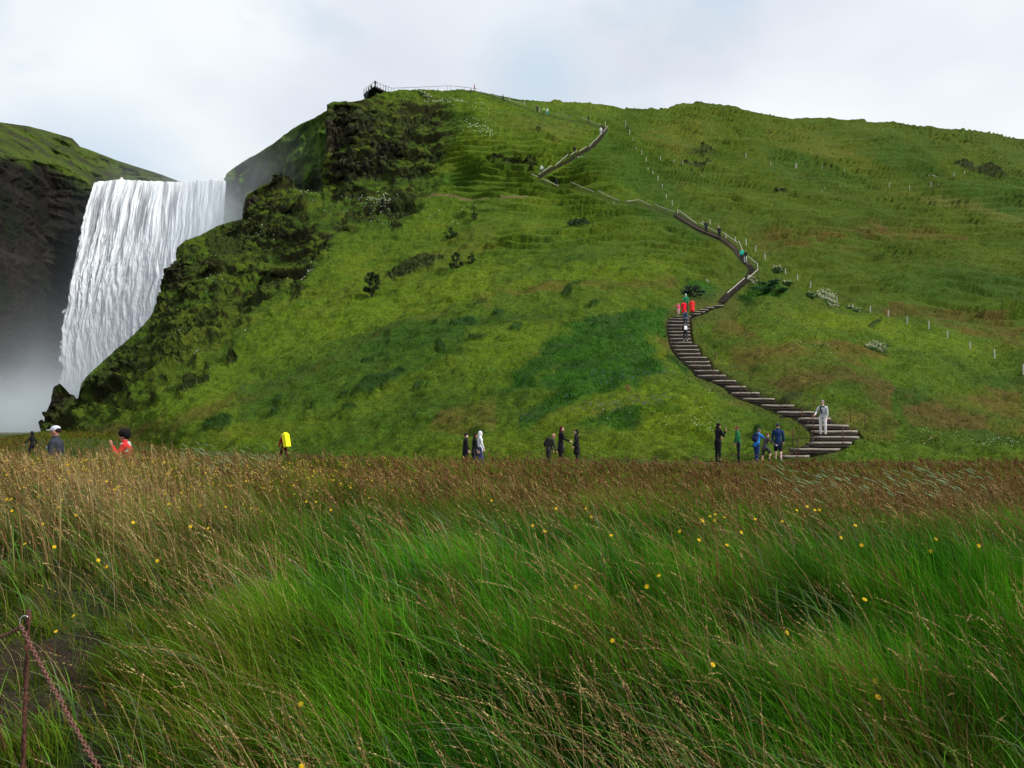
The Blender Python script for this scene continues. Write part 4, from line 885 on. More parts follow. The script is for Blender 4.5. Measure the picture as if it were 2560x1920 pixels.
# ================================================================ stairs, rails, posts
M_timber = cmat('weathered_timber', (.235, .205, .17), .85, scale=14, var=.35, bump=.4)
M_dark_t = cmat('dark_timber', (.026, .020, .015), .9, scale=10, var=.4)
M_gravel = cmat('step_gravel', (.075, .065, .055), .95, scale=25, var=.6, bump=.6)
M_rail = cmat('pale_rail_wood', (.34, .32, .28), .8, scale=6)
M_post = cmat('dark_rail_post', (.045, .035, .028), .8)
M_stake = cmat('white_stake', (.36, .35, .31), .75, scale=8)
M_rust = cmat('rusty_iron', (.085, .032, .020), .75, .3, .4, var=.55, scale=60, bump=.5)
M_chain = cmat('rusty_chain', (.16, .070, .052), .6, .4, .4, var=.5, scale=90, bump=.4)
M_galv = cmat('galvanised_hook', (.55, .56, .58), .35, .8)
def obb(bm, c, ax, half, mi=0, jit=0):
    """oriented box; ax = 3 unit axes, half = 3 half sizes"""
    vs = []
    for sx in (-1, 1):
        for sy in (-1, 1):
            for sz in (-1, 1):
                p = Vector(c) + ax[0] * half[0] * sx + ax[1] * half[1] * sy + ax[2] * half[2] * sz
                if jit: p += Vector([random.uniform(-jit, jit) for _ in range(3)])
                vs.append(bm.verts.new(p))
    for f in ((0, 1, 3, 2), (4, 6, 7, 5), (0, 4, 5, 1), (2, 3, 7, 6), (0, 2, 6, 4), (1, 5, 7, 3)):
        fc = bm.faces.new([vs[i] for i in f]); fc.material_index = mi
def tube(bm, pts, r, seg=6, mi=0, close=True):
    pts = [Vector(p) for p in pts]; rs = r if isinstance(r, (list, tuple)) else [r] * len(pts); rings = []
    for i, p in enumerate(pts):
        d = (pts[min(i + 1, len(pts) - 1)] - pts[max(i - 1, 0)]).normalized()
        u = d.cross(Vector((0, 0, 1))); u = u.normalized() if u.length > 1e-3 else Vector((1, 0, 0)); v = d.cross(u)
        rings.append([bm.verts.new(p + (u * math.cos(2 * math.pi * k / seg) + v * math.sin(2 * math.pi * k / seg)) * rs[i]) for k in range(seg)])
    for a_, b_ in zip(rings, rings[1:]):
        for k in range(seg):
            f = bm.faces.new((a_[k], a_[(k + 1) % seg], b_[(k + 1) % seg], b_[k])); f.material_index = mi; f.smooth = True
    if close: bm.faces.new(rings[0][::-1]).material_index = mi; bm.faces.new(rings[-1]).material_index = mi
def bobj(name, bm, mats, parent=None, bevel=0):
    bmesh.ops.recalc_face_normals(bm, faces=bm.faces)
    me = bpy.data.meshes.new(name); bm.to_mesh(me); bm.free()
    for m_ in (mats if isinstance(mats, (list, tuple)) else [mats]): me.materials.append(m_)
    o = link(bpy.data.objects.new(name, me), parent)
    if bevel: md = o.modifiers.new('bevel', 'BEVEL'); md.width = bevel; md.segments = 2
    return o
def empty(name, label, cat, loc=(0, 0, 0), group=None):
    e = link(bpy.data.objects.new(name, None)); e.location = loc; e.empty_display_size = .2; return tag(e, label, cat, group)
XA, YA, ZA = Vector((1, 0, 0)), Vector((0, 1, 0)), Vector((0, 0, 1))
stair = empty('staircase', 'lower flight of weathered timber steps climbing from the path to the red coats', 'stairs', tuple(hillP(2050, 1100)))
SL = []
for i, (a_, b_, y_) in enumerate(STEPS):
    SL.append((1600 + a_ * .2893, 1600 + b_ * .2893, 720 + y_ * .2893, 1))
    if i + 1 < len(STEPS):
        a2, b2, y2 = STEPS[i + 1]; SL.append((1600 + (.8 * a2 + .2 * a_) * .2893 + 4, 1600 + (.8 * b2 + .2 * b_) * .2893 - 3, 720 + (y_ + y2) / 2 * .2893, 0))
ys_ = []; 
for i, (xl, xr, yy, main) in enumerate(SL):
    Y = float(hillY((xl + xr) / 2, yy)); ys_.append(Y)
for i in range(1, len(ys_)): ys_[i] = max(ys_[i], ys_[i - 1] + .12)
inv = stair.location.copy()
for i, (xl, xr, yy, main) in enumerate(SL):
    Y = ys_[i] - .12; pl, pr = W(xl, yy, Y), W(xr, yy, Y); zt = (pl[2] + pr[2]) / 2 + .04; w_ = pr[0] - pl[0]; cx = (pl[0] + pr[0]) / 2
    dep = (ys_[i + 1] - ys_[i] if i + 1 < len(ys_) else .5) + .12
    bm = bmesh.new(); nseg = 5; skew = random.uniform(-.05, .05)
    pts = [(cx - w_ / 2 + w_ * k / nseg, Y + skew * (k - 2.5) / 2.5 + random.uniform(-.012, .012), zt - .075 + random.uniform(-.014, .014)) for k in range(nseg + 1)]
    rad = .066 if main else .055
    tube(bm, [Vector(p) - inv for p in pts], rad, 7, 0 if main else 1)
    obb(bm, Vector((cx, Y + .05 + dep / 2, zt - .14)) - inv, (XA, YA, ZA), (w_ / 2 + .05, dep / 2, .07), 2, .02)
    obb(bm, Vector((cx, Y + .13, zt - .40)) - inv, (XA, YA, ZA), (w_ / 2 + .04, .05, .22), 1, .012)
    bobj('step', bm, [M_timber, M_dark_t, M_gravel], stair)
# upper flight
def resample(line, n):
    P = np.array(line, float); d = np.concatenate([[0], np.cumsum(np.hypot(*np.diff(P, axis=0).T))]); s = np.linspace(0, d[-1], n)
    return np.stack([np.interp(s, d, P[:, 0]), np.interp(s, d, P[:, 1])], 1)
up = empty('staircase', 'steep dark upper flight of steps rising behind the red coats to the long handrail', 'stairs', tuple(hillP(1803, 758)))
inv = up.location.copy(); rs_ = resample(STAIRLINE, 76); PT = [Vector(hillP(a_, b_)) for a_, b_ in rs_]
for i, p in enumerate(PT):
    d = (PT[min(i + 1, 75)] - PT[max(i - 1, 0)]); d.z = 0; d = d.normalized(); sx = Vector((d.y, -d.x, 0)); wd_ = .42 - .10 * i / 75
    bm = bmesh.new(); c_ = p + ZA * .16
    obb(bm, c_ - inv, (sx, d, ZA), (wd_, .06, .07), 0, .012)
    L_ = (PT[min(i + 1, 75)] - p).length
    obb(bm, c_ + d * (.06 + L_ * .45) - ZA * .09 - inv, (sx, d, ZA), (wd_, L_ * .45, .05), 1, .01)
    obb(bm, c_ - ZA * .30 + d * .05 - inv, (sx, d, ZA), (wd_ * .98, .03, .24), 1, .01)
    bobj('step', bm, [cmat('grey_step', (.080, .064, .050), .85), M_dark_t], up)

def base_under(x, y, h=1.0):
    yb_ = y + 14
    for _ in range(4): Y = float(hillY(x, yb_)); yb_ = y + h * F / Y
    return Y
RAILS = [(z4([(170,200),(285,235)]), 'shortest pale rail section just right of the couple on the summit'), (z4([(285,235),(385,265)]), 'pale rail section above the summit climber in dark clothes'), (z4([(385,265),(575,312)]), 'long pale rail section just below the summit skyline'),
 (z4([(625,330),(770,385)]), 'pale rail beside the climbers in green and teal'), (z4([(818,388),(968,425)]), 'pale rail with white end posts above a dark retaining edge'), (z4([(1035,423),(1220,493)]), 'pale rail crossed by a lone dark climber at the top bend'),
 (z4([(1278,500),(1240,552)]), 'topmost steep rail beside the climber in a white jacket'), (z4([(1225,560),(1170,625)]), 'steep rail just below the white jacketed climber at the top bend'), (z4([(1163,622),(1115,680)]), 'third steep rail down from the top bend'), (z4([(1095,676),(1030,720)]), 'steep rail just above the dark climber halfway up the diagonal'),
 (z4([(1010,713),(948,755)]), 'short rail at the feet of the dark climber on the diagonal'), (z4([(935,745),(818,845)]), 'longest rail of the steep diagonal flight'), (z4([(790,843),(680,918)]), 'lowest diagonal rail beside the climber in white at the hairpin'),
 (z4([(615,915),(855,1020)]), 'long pale rail at the left hairpin of the climb'), (z4([(955,985),(1160,1070)]), 'long pale rail running right from the hairpin gap'), (z4([(1195,1060),(1368,1143)]), 'second long pale rail right of the hairpin'),
 (z4([(1440,1152),(1545,1137)]), 'short rail sloping the other way at the middle of the climb'), (z4([(1545,1137),(1648,1185)]), 'pale rail joined to the short rising one mid slope'), (z4([(1683,1180),(1855,1243)]), 'pale rail above the brown earth steps'), (z4([(1895,1232),(2045,1345)]), 'steeper pale rail over the dark earth strip'),
 (z5([(862,268),(1010,345)]), 'pale rail behind the two dark walkers on the upper steps'), (z5([(1058,345),(1190,440)]), 'pale rail right of the walker with a white bag'), (z5([(1200,425),(1232,500)]), 'short steep rail above the teal jacket'), (z5([(1280,555),(1350,615)]), 'rail behind the teal jacketed walkers'),
 (z5([(1358,610),(1365,680)]), 'nearly upright rail at the right bend of the upper steps'), (z5([(1362,672),(1272,750)]), 'rail turning back left below the right bend'), (z5([(1250,742),(1100,872)]), 'lowest long pale rail beside the steep steps')]
def rail_between(A, B, label, hgt=1.0, r=.055, npost=None, matr=M_rail, matp=M_post, group='handrails along the climbing path', pr=.028):
    A, B = Vector(A), Vector(B); e = empty('handrail', label, 'handrail', tuple(A - ZA * hgt), group); o_ = e.location.copy()
    bm = bmesh.new(); d = (B - A).normalized(); s_ = d.cross(ZA).normalized(); u_ = s_.cross(d)
    obb(bm, (A + B) / 2 - o_, (d, s_, u_), ((B - A).length / 2, r * .7, r)); bobj('rail', bm, matr, e)
    n_ = npost or max(2, int((B - A).length / 2.2) + 1)
    for k in range(n_):
        p = A.lerp(B, (k + .15) / (n_ - .7) if n_ > 1 else .5) - ZA * r
        bm = bmesh.new(); tube(bm, [p - o_, p - ZA * (hgt + .35) - o_], pr, 5); bobj('post', bm, matp, e)
    return e
for (a_, b_), lb in RAILS:
    rail_between(W(*a_, base_under(*a_)), W(*b_, base_under(*b_)), lb, r=.045)
sk = [(880 + x * .1627, 190 + y * .1628) for x, y in [(610,187),(1000,172),(1490,150),(1700,168),(1925,197)]]
sl_ = ['thin rail on the skyline next to the viewing platform', 'thin skyline rail left of the highest point of the hill', 'thin skyline rail right of the highest point of the hill', 'skyline rail ending at the couple on the summit']
for a_, b_, lb in zip(sk, sk[1:], sl_): rail_between(W(*a_, 176.5), W(*b_, 176.5), lb, 1.05, .035, None, cmat('grey_rail', (.14, .13, .12), .7), M_post, 'rails along the summit skyline', .03)

# white boundary stakes
ST = z4([(422,238),(554,278),(686,328),(1248,460),(1418,470),(1451,553),(1483,618),(1516,685),(1550,745),(1593,818),(1705,825),(1615,880),(1656,928),(1697,975),(1738,1036),(1780,1106),(1827,1148),(1875,1218),(1835,818),(1893,885),(2072,982),(2095,1322),(2157,1325)]), [40,32,32,50,58,37,35,35,43,39,40,35,34,37,39,37,44,40,77,20,23,23,45]
STK = list(zip([a_ for a_, b_ in ST[0]], [b_ for a_, b_ in ST[0]], [h * .2893 for h in ST[1]]))
for L_, conv in (([(948,255,43),(1017,307,23),(1088,357,43),(1164,392,38),(1241,433,55),(1323,495,50),(1409,565,55),(1496,643,49),(1584,697,43),(1689,740,55),(1801,797,53),(1923,855,50),(2037,912,68),(2165,1000,58)], z5),
                 ([(852,470,57),(1006,520,65),(1168,577,66),(1354,630,70),(1516,692,66),(1713,775,85),(1945,877,80),(2205,970,90)], z8),
                 ([(10,740,35),(238,745,50),(459,760,35),(663,758,42),(868,832,36),(970,905,15),(1039,877,53),(1217,912,38),(1397,900,43),(1455,925,14),(1579,858,35),(1670,862,23)], z7)):
    for x, y, h in L_: p = conv([(x, y)])[0]; STK.append((p[0], p[1], h * .2893))
STK += [(1860, 399, 13), (1987, 416, 11), (1738, 591, 9), (1765, 700, 5), (1768, 701, 5), (1384, 470, 5), (1534, 505, 5)]
bm = bmesh.new(); obb(bm, (0, 0, .5), (XA, YA, ZA), (1, 1, .5), 0); me_st = bpy.data.meshes.new('stake'); bm.to_mesh(me_st); bm.free(); me_st.materials.append(M_stake)
def where_stake(x, y):
    if x < 1500 and y < 440: return 'white stake beside the upper zigzag of the climb'
    if x > 1900 and y < 480: return 'white stake of the far fence crossing the right-hand slope'
    if x > 1900: return 'white stake of the fence running down the right of the hill'
    return 'white stake in the line just right of the long handrail'
cnt_ = {}
STK.sort(key=lambda q: q[0] if q[0] > 1900 and q[1] < 480 else q[1])
for x, y, h in STK:
    yb_ = y + h; B_ = hillS(x, yb_); Y = float(B_[1]); hh = h / F * Y
    o = link(bpy.data.objects.new('fence_stake', me_st)); o.location = (B_[0], B_[1], B_[2] - .15); o.scale = (.045, .045, hh + .15)
    o.rotation_euler = (0, random.uniform(-.06, .06) + (.22 if x > 2150 and y < 480 and random.random() < .3 else 0), random.uniform(0, 1)); wl = where_stake(x, y); cnt_[wl] = cnt_.get(wl, 0) + 1; tag(o, ordn(cnt_[wl]) + (' from the left, ' if 'crossing' in wl else ' from the top, ') + wl, 'stake', 'white stakes ' + wl[12:])

# thin rusty posts and sagging chains beside the lower stairs
def chain_run(A, B, sag, r, label, group='chains along the lower stairs', mt=M_rust, seg=14):
    A, B = Vector(A), Vector(B); bm = bmesh.new()
    pts = [A.lerp(B, k / seg) - ZA * sag * 4 * (k / seg) * (1 - k / seg) for k in range(seg + 1)]
    tube(bm, [p - A for p in pts], [r * (1.15 if k % 2 else .8) for k in range(seg + 1)], 5)
    o = bobj('chain', bm, mt); o.location = A; return tag(o, label, 'chain', group)
CPS = z6([(1945,1120),(1820,1020),(1508,935),(1195,825),(958,715),(780,640),(650,545),(578,500),(528,440),(495,385),(442,250)]); CPb = [1200,1130,1010,915,790,720,610,560,500,450,330]
CL = z6([(1365,1300),(1318,1215),(1497,1085),(1400,1040),(870,840),(633,705),(458,630),(313,465),(262,430),(221,235)]); CLb = [1450,1335,1245,1120,930,795,705,545,500,335]
CM = z6([(1752,1200),(645,560)]); CMb = [1345, 610]
cpt = []
def cpost(x, y, ybz, lab):
    Y = float(hillY(x, 720 + ybz * .2893)) - .45; T_ = Vector(W(x, y, Y)); B_ = Vector(W(x, 720 + ybz * .2893, Y)); bm = bmesh.new()
    tube(bm, [Vector((0, 0, -.3)), T_ - B_], .022, 6); o = bobj('chain_post', bm, M_rust); o.location = B_; tag(o, lab, 'post', 'rusty posts along the lower stairs'); return T_
rt = [cpost(x, y, b_, ordn(i_ + 1) + ' thin rusty chain post from the bottom on the right side of the lower stairs') for i_, ((x, y), b_) in enumerate(zip(CPS, CPb))]
lt = [cpost(x, y, b_, ordn(i_ + 1) + ' thin rusty chain post from the bottom on the left side of the lower stairs') for i_, ((x, y), b_) in enumerate(zip(CL, CLb))]
for (x, y), b_, l_ in zip(CM, CMb, ('on the wide bottom steps right of the person in light grey', 'among the narrow middle steps')): cpost(x, y, b_, 'thin rusty post standing ' + l_)
for i_, (a_, b_) in enumerate(zip(rt, rt[1:])): chain_run(a_ - ZA * .04, b_ - ZA * .04, .16, .013, ordn(i_ + 1) + ' chain span from the bottom right of the lower stairs')
for i_, (a_, b_) in enumerate(zip(lt[:7], lt[1:7])): chain_run(a_ - ZA * .04, b_ - ZA * .04, .28, .013, ordn(i_ + 1) + ' chain span from the bottom left of the lower stairs')
# chain along the path in front of the walkers
pp = [Vector(W(x, y, 35.2)) for x, y in ((1240, 1134), (1320, 1128), (1480, 1137), (1640, 1141), (1740, 1140), (1835, 1132), (1990, 1128))]
for i, p in enumerate(pp):
    bm = bmesh.new(); tube(bm, [Vector((0, 0, 0)), Vector((0, 0, -.75))], .02, 6); o = bobj('chain_post', bm, M_rust); o.location = p; tag(o, ordn(i + 1) + ' rusty post from the left of the low chain fence beside the path', 'post', 'low posts beside the path')
for i_, (a_, b_) in enumerate(zip(pp, pp[1:])): chain_run(a_ - ZA * .03, b_ - ZA * .03, .13, .012, ordn(i_ + 1) + ' chain span from the left beside the path', 'chains beside the path')

# ---------------------------------------------------------------- the near rusty post with its chains
PT_ = Vector(W(71, 1525, 3.2)); PB_ = Vector(W(54, 2010, 3.2)); gz = float(groundZ(PB_.x, PB_.y)); 
d_ = (PT_ - PB_).normalized(); PB_ = PT_ - d_ * ((PT_.z - gz + .1) / d_.z)
post = empty('rusty_post', 'rusty iron rod post with a hook at the lower left corner', 'post', tuple(PB_))
bm = bmesh.new(); n_ = 26
tube(bm, [(PT_ - PB_) * (k / n_) + Vector((random.uniform(-.0012, .0012), random.uniform(-.0012, .0012), 0)) for k in range(n_ + 1)], [.0105 + random.uniform(-.0006, .0008) for k in range(n_ + 1)], 12)
bobj('rod', bm, M_rust, post)
HK = Vector(W(50, 1562, 3.17)); bm = bmesh.new()
tube(bm, [Vector(W(66 - 13 * math.sin(t_) - 4 , 1556 - 17 * math.cos(t_), 3.185)) - PB_ for t_ in np.linspace(-.7, 3.0, 12)], .0022, 6); bobj('hook', bm, M_galv, post)
def link_chain(A, B, sag, pitch, wire, label):
    A, B = Vector(A), Vector(B); L_ = (B - A).length; n_ = int(L_ / pitch); bm = bmesh.new()
    for k in range(n_ + 1):
        t_ = k / n_; p = A.lerp(B, t_) - ZA * sag * 4 * t_ * (1 - t_); dn = ((B - A) / L_ - ZA * sag * 4 * (1 - 2 * t_) / L_).normalized()
        u_ = dn.cross(ZA).normalized(); v_ = u_.cross(dn); 
        ang = math.pi / 4 + (math.pi / 2 if k % 2 else 0) + random.uniform(-.12, .12); u2 = u_ * math.cos(ang) + v_ * math.sin(ang)
        hl, hw = pitch * .62, pitch * .36; ring = []
        for j in range(14):
            th = 2 * math.pi * j / 14; x_ = math.cos(th); y_ = math.sin(th)
            q = p + dn * (math.copysign(abs(x_) ** .8, x_) * hl) + u2 * (y_ * hw) - A; ring.append(q)
        nrm = dn.cross(u2).normalized(); rr_ = []
        for j, q in enumerate(ring):
            tg = (ring[(j + 1) % 14] - ring[j - 1]).normalized(); o1 = tg.cross(nrm)
            rr_.append([bm.verts.new(q + (o1 * math.cos(a_) + nrm * math.sin(a_)) * wire) for a_ in (0, math.pi / 3, 2 * math.pi / 3, math.pi, 4 * math.pi / 3, 5 * math.pi / 3)])
        for j in range(14):
            a1, b1 = rr_[j], rr_[(j + 1) % 14]
            for s in range(6): bm.faces.new((a1[s], a1[(s + 1) % 6], b1[(s + 1) % 6], b1[s])).smooth = True
    o = bobj('link_chain', bm, M_chain); o.location = A; return tag(o, label, 'chain')
link_chain(W(53, 1566, 3.17), W(292, 2000, 2.55), .012, .0165, .0030, 'rusty link chain running steeply down to the right from the near post')
link_chain(W(52, 1568, 3.17), W(-150, 1586, 3.9), .05, .0165, .0030, 'rusty link chain leaving the near post towards the left edge')

# ---------------------------------------------------------------- viewing platform on the brink
DK = [Vector(W(937, 216, 175)), Vector(W(965, 229, 178)), Vector(W(918, 243, 182.5)), Vector(W(909.5, 233, 179.5))]
zt = DK[0].z; DK = [Vector((p.x, p.y, zt)) for p in DK]
plat = empty('viewing_platform', 'black steel viewing platform jutting from the summit over the gorge', 'platform', tuple((DK[0] + DK[2]) / 2)); o_ = plat.location.copy()
M_steel = cmat('dark_steel', (.022, .021, .022), .6, .4)
def prism(bm, pts, z0, z1):
    lo = [bm.verts.new(Vector((p.x, p.y, z0))) for p in pts]; hi = [bm.verts.new(Vector((p.x, p.y, z1))) for p in pts]
    bm.faces.new(lo[::-1]); bm.faces.new(hi); n = len(pts)
    for k in range(n): bm.faces.new((lo[k], lo[(k + 1) % n], hi[(k + 1) % n], hi[k]))
bm = bmesh.new(); prism(bm, [p - o_ for p in DK], 0, .16); bobj('deck', bm, M_steel, plat)
bm = bmesh.new()
for k in range(5):
    a_ = DK[0].lerp(DK[3], k / 4) - o_; b_ = DK[1].lerp(DK[2], k / 4) - o_; d = (b_ - a_).normalized(); s_ = Vector((-d.y, d.x, 0))
    obb(bm, (a_ + b_) / 2 - ZA * .14, (d, s_, ZA), ((b_ - a_).length / 2 - .1, .06, .12))
bobj('joists', bm, M_steel, plat)
bm = bmesh.new(); ft = Vector(W(916, 249, 178.5)) - o_ - ZA * .6
for p in (DK[3], DK[2], DK[0].lerp(DK[3], .55)): tube(bm, [p - o_ - ZA * .1, ft], .13, 6)
m_ = [p - o_ for p in (DK[3], DK[0].lerp(DK[3], .5), DK[2])]
v_ = [bm.verts.new(m_[0] - ZA * .02), bm.verts.new(m_[1] - ZA * .02), bm.verts.new(m_[2] - ZA * .02), bm.verts.new(ft + ZA * .15)]
for f in ((0, 1, 3), (1, 2, 3), (2, 0, 3), (0, 2, 1)): bm.faces.new([v_[i] for i in f])
bobj('bracket', bm, M_steel, plat)
edges = [(DK[1], DK[0], 4), (DK[0], DK[3], 4), (DK[3], DK[2], 3)]
for a_, b_, n_ in edges:
    bm = bmesh.new(); tube(bm, [a_ - o_ + ZA * 1.22, b_ - o_ + ZA * 1.22], .035, 6); bobj('top_rail', bm, M_steel, plat)
    for k in range(n_):
        p = a_.lerp(b_, k / n_) - o_; bm = bmesh.new(); tube(bm, [p + ZA * .1, p + ZA * 1.22], .045, 6); bobj('post', bm, M_steel, plat)
rail_between(W(963, 213.5, 177.5), W(979, 220.5, 177), 'short dark rail linking the viewing platform to the skyline rail', 1.1, .035, 3, M_steel, M_steel, 'rails along the summit skyline', .04)
DECKZ = zt + .16

# ================================================================ shrubs and flowering clumps
M_leaf = leaf_mat('shrub_leaf', .25, .6, .2); M_bark = cmat('bark', (.05, .04, .03), .9)
def leaves(name, cen, radii, n, size, col, parent, seed, squash=.3):
    rg = np.random.RandomState(seed); P = []; nl = len(cen)
    for (c_, r_) in zip(cen, radii):
        k = n // nl; d = rg.normal(size=(k, 3)); d /= np.linalg.norm(d, axis=1)[:, None]; rad = rg.rand(k, 1) ** .45
        P.append(np.array(c_)[None] + d * rad * np.array(r_)[None])
    B = np.concatenate(P); m = len(B); u = rg.normal(size=(m, 3)); u /= np.linalg.norm(u, axis=1)[:, None]; v = np.cross(u, rg.normal(size=(m, 3))); v /= np.linalg.norm(v, axis=1)[:, None]
    s = size * rg.uniform(.5, 1.4, (m, 1)); Vv = np.stack([B - u * s, B + v * s * .45, B + u * s, B - v * s * .45], 1).reshape(-1, 3)
    T = (np.array([(0, 1, 2), (0, 2, 3)])[None] + (np.arange(m) * 4)[:, None, None]).reshape(-1, 3)
    cc = np.repeat(np.array(col)[None] * rg.uniform(.45, 1.7, (m, 1)), 4, 0)
    return np_mesh(name, Vv, T, M_leaf, cc, smooth=False, parent=parent)
def shrub(x, y, wpx, hpx, label, col=(.028, .050, .012), n=1500, name='shrub', seed=1, cat='shrub'):
    B_ = hillS(x, y); Y = float(B_[1]); k = Y / F; w_, h_ = wpx * k, hpx * k
    e = empty(name, label, cat, tuple(B_)); rg = random.Random(seed); cen = []; rad = []
    for i in range(17):
        t_ = rg.random(); cen.append((rg.uniform(-.46, .46) * w_ * (1.15 - .85 * t_), rg.uniform(-.3, .3) * w_, h_ * (.08 + .86 * t_))); q = rg.uniform(.08, .17); rad.append((w_ * q, w_ * q, h_ * q * .8))
    leaves('foliage', cen, rad, n, .035 * (w_ + h_) * .5 + .03, col, e, seed)
    bm = bmesh.new()
    for c_ in cen[:9]: tube(bm, [Vector((0, 0, -.3)), Vector((c_[0] * .4, c_[1] * .4, c_[2] * .5)), Vector(c_)], [.07, .05, .02], 5)
    bobj('trunk', bm, M_bark, e); return e
shrub(932, 752, 50, 66, 'tall dark conifer-like shrub with a double crown on the left slope', seed=3, n=2600)
shrub(1141, 680, 34, 44, 'dark round shrub below the mossy scree strip', seed=5, n=1800)
shrub(1178, 662, 28, 26, 'small dark shrub touching the right of a bigger one under the scree', seed=6, n=1200)
shrub(1192, 574, 22, 24, 'small dark green shrub high on the slope left of the zigzag', seed=7, n=900)
shrub(1127, 608, 40, 26, 'low dusky shrub beside the upper end of the scree', seed=8, n=1100)
shrub(1452, 577, 60, 20, 'wide low grey-green shrub in the middle of the hill', (.035, .055, .022), seed=9, n=1300)
shrub(1730, 742, 70, 28, 'blue-green bushy thicket left of the steep dark steps', (.030, .050, .030), seed=10, n=2200)
shrub(1915, 755, 90, 26, 'emerald bushy thicket right of the steep dark steps', (.018, .075, .018), seed=12, n=2600)
def blossom(x, y, wpx, hpx, label, seed, n=260):
    y0 = y - hpx * .5; Bc = hillS(x, y); rg = np.random.RandomState(seed); e = empty('flowering_clump', label, 'flowering plant', tuple(Bc)); Y = Bc[1]
    def pts(k, lift):
        r_ = rg.uniform(-1, 1, (k * 2, 2)); r_ = r_[(r_ ** 2).sum(1) < 1][:k]; q = np.array([hillS(x + r0 * wpx * .5 + r1 * 3, y0 + r1 * hpx * .5 + r0 * 2) for r0, r1 in r_]) - Bc[None]; q[:, 2] += lift * rg.uniform(.3, 1, len(q)); q[:, 1] -= .25; return q
    leaves('foliage', pts(60, .30), [(.28, .28, .16)] * 60, 600, .10, (.035, .085, .015), e, seed)
    B = pts(n, .50); n = len(B); s = Y * .0009 * rg.uniform(.5, 1.4, n)
    Vs = np.stack([B + np.array(d)[None] * s[:, None] for d in ((1, 0, 0), (0, 0, .6), (-1, 0, 0), (0, 0, -.5), (0, -.8, .1), (0, .8, .1))], 1).reshape(-1, 3)
    T = (np.array([(0, 1, 4), (1, 2, 4), (2, 3, 4), (3, 0, 4), (1, 0, 5), (2, 1, 5), (3, 2, 5), (0, 3, 5)])[None] + (np.arange(n) * 6)[:, None, None]).reshape(-1, 3)
    np_mesh('blossom', Vs, T, cmat('cream_petal', (.46, .47, .30), .8), smooth=False, parent=e)
for i, (x, y, a_, b_, lb, nn) in enumerate([(2059,763,48,28,'largest clump of cream flowers beside the fence stakes on the right slope',300),(2077,782,28,17,'round clump of cream flowers just below the largest one',150),(2125,802,38,10,'flat strip of cream flowers right of the round clump',70),(2020,760,18,7,'tiny sprinkle of cream flowers left of the largest clump',24),
   (2172,932,58,17,'long low clump of cream flowers alone in the grass on the right',230),(1879,712,28,15,'white flowers under the right bend of the upper steps',90),(1943,688,16,8,'few white flowers beside a fence stake above the thicket',30),(1962,722,22,5,'thin line of white flowers over the emerald thicket',30),(1054,236,18,5,'upper white flower patch below the skyline rail',40),(1069,248,22,5,'bright white flower patch below the summit, the lower of two',60)]):
    blossom(x, y, a_, b_, lb, 40 + i, nn)
# withered dock stalk among the lupins
Y = float(hillY(1585, 1000)); B_ = Vector(W(1585, 1003, Y)); bm = bmesh.new(); top = Vector(W(1566, 962, Y)) - B_
tube(bm, [Vector((0, 0, -.2)), top * .5 + Vector((.02, 0, 0)), top], [.02, .015, .008], 5)
for k in range(60):
    t_ = .35 + .65 * random.random(); p = top * t_ + Vector([random.gauss(0, .05) for _ in range(3)]); obb(bm, p, (XA, YA, ZA), (.02, .02, .03), 0, .01)
o = bobj('withered_stalk', bm, cmat('withered_seed', (.22, .13, .05), .9)); o.location = B_; tag(o, 'withered yellow-brown seed stalk standing among the blue lupins', 'plant')
# ================================================================ people
def prim_mesh(prims):
    """closed shapes -> one bmesh: ('c', p0, r0, p1, r1, flat) tapered capsule, ('e', centre, (rx,ry,rz)) ellipsoid"""
    bm = bmesh.new()
    for pr in prims:
        if pr[0] == 'e':
            c_, r_ = Vector(pr[1]), pr[2]
            M_ = Matrix.Translation(c_) @ (pr[3] if len(pr) > 3 else Matrix()) @ Matrix.Diagonal((*r_, 1))
            bmesh.ops.create_uvsphere(bm, u_segments=14, v_segments=9, radius=1, matrix=M_)
        elif pr[0] == 'b':
            c_, h_ = Vector(pr[1]), pr[2]; M_ = Matrix.Translation(c_) @ (pr[3] if len(pr) > 3 else Matrix()) @ Matrix.Diagonal((h_[0] * 2, h_[1] * 2, h_[2] * 2, 1))
            bmesh.ops.create_cube(bm, size=1, matrix=M_)
        else:
            p0, r0, p1, r1 = Vector(pr[1]), pr[2], Vector(pr[3]), pr[4]; fl = pr[5] if len(pr) > 5 else 1
            d = p1 - p0; L_ = d.length or 1e-5; d = d / L_; q = d.to_track_quat('Z', 'Y'); u_ = q @ XA; v_ = q @ YA
            st = [(-math.cos(a_) * r0, math.sin(a_) * r0) for a_ in (.35, .8, 1.25)] + [(0, r0), (L_, r1)] + [(L_ + math.cos(a_) * r1, math.sin(a_) * r1) for a_ in (1.25, .8, .35)]
            rings = []
            for h_, r_ in st:
                ring = []
                for k in range(12):
                    an = 2 * math.pi * k / 12; off = (u_ * math.cos(an) + v_ * math.sin(an)) * r_; off.y *= fl; ring.append(bm.verts.new(p0 + d * h_ + off))
                rings.append(ring)
            for A_, B_ in zip(rings, rings[1:]):
                for k in range(12): bm.faces.new((A_[k], A_[(k + 1) % 12], B_[(k + 1) % 12], B_[k]))
            bm.faces.new(rings[0][::-1]); bm.faces.new(rings[-1])
    bmesh.ops.recalc_face_normals(bm, faces=bm.faces); return bm
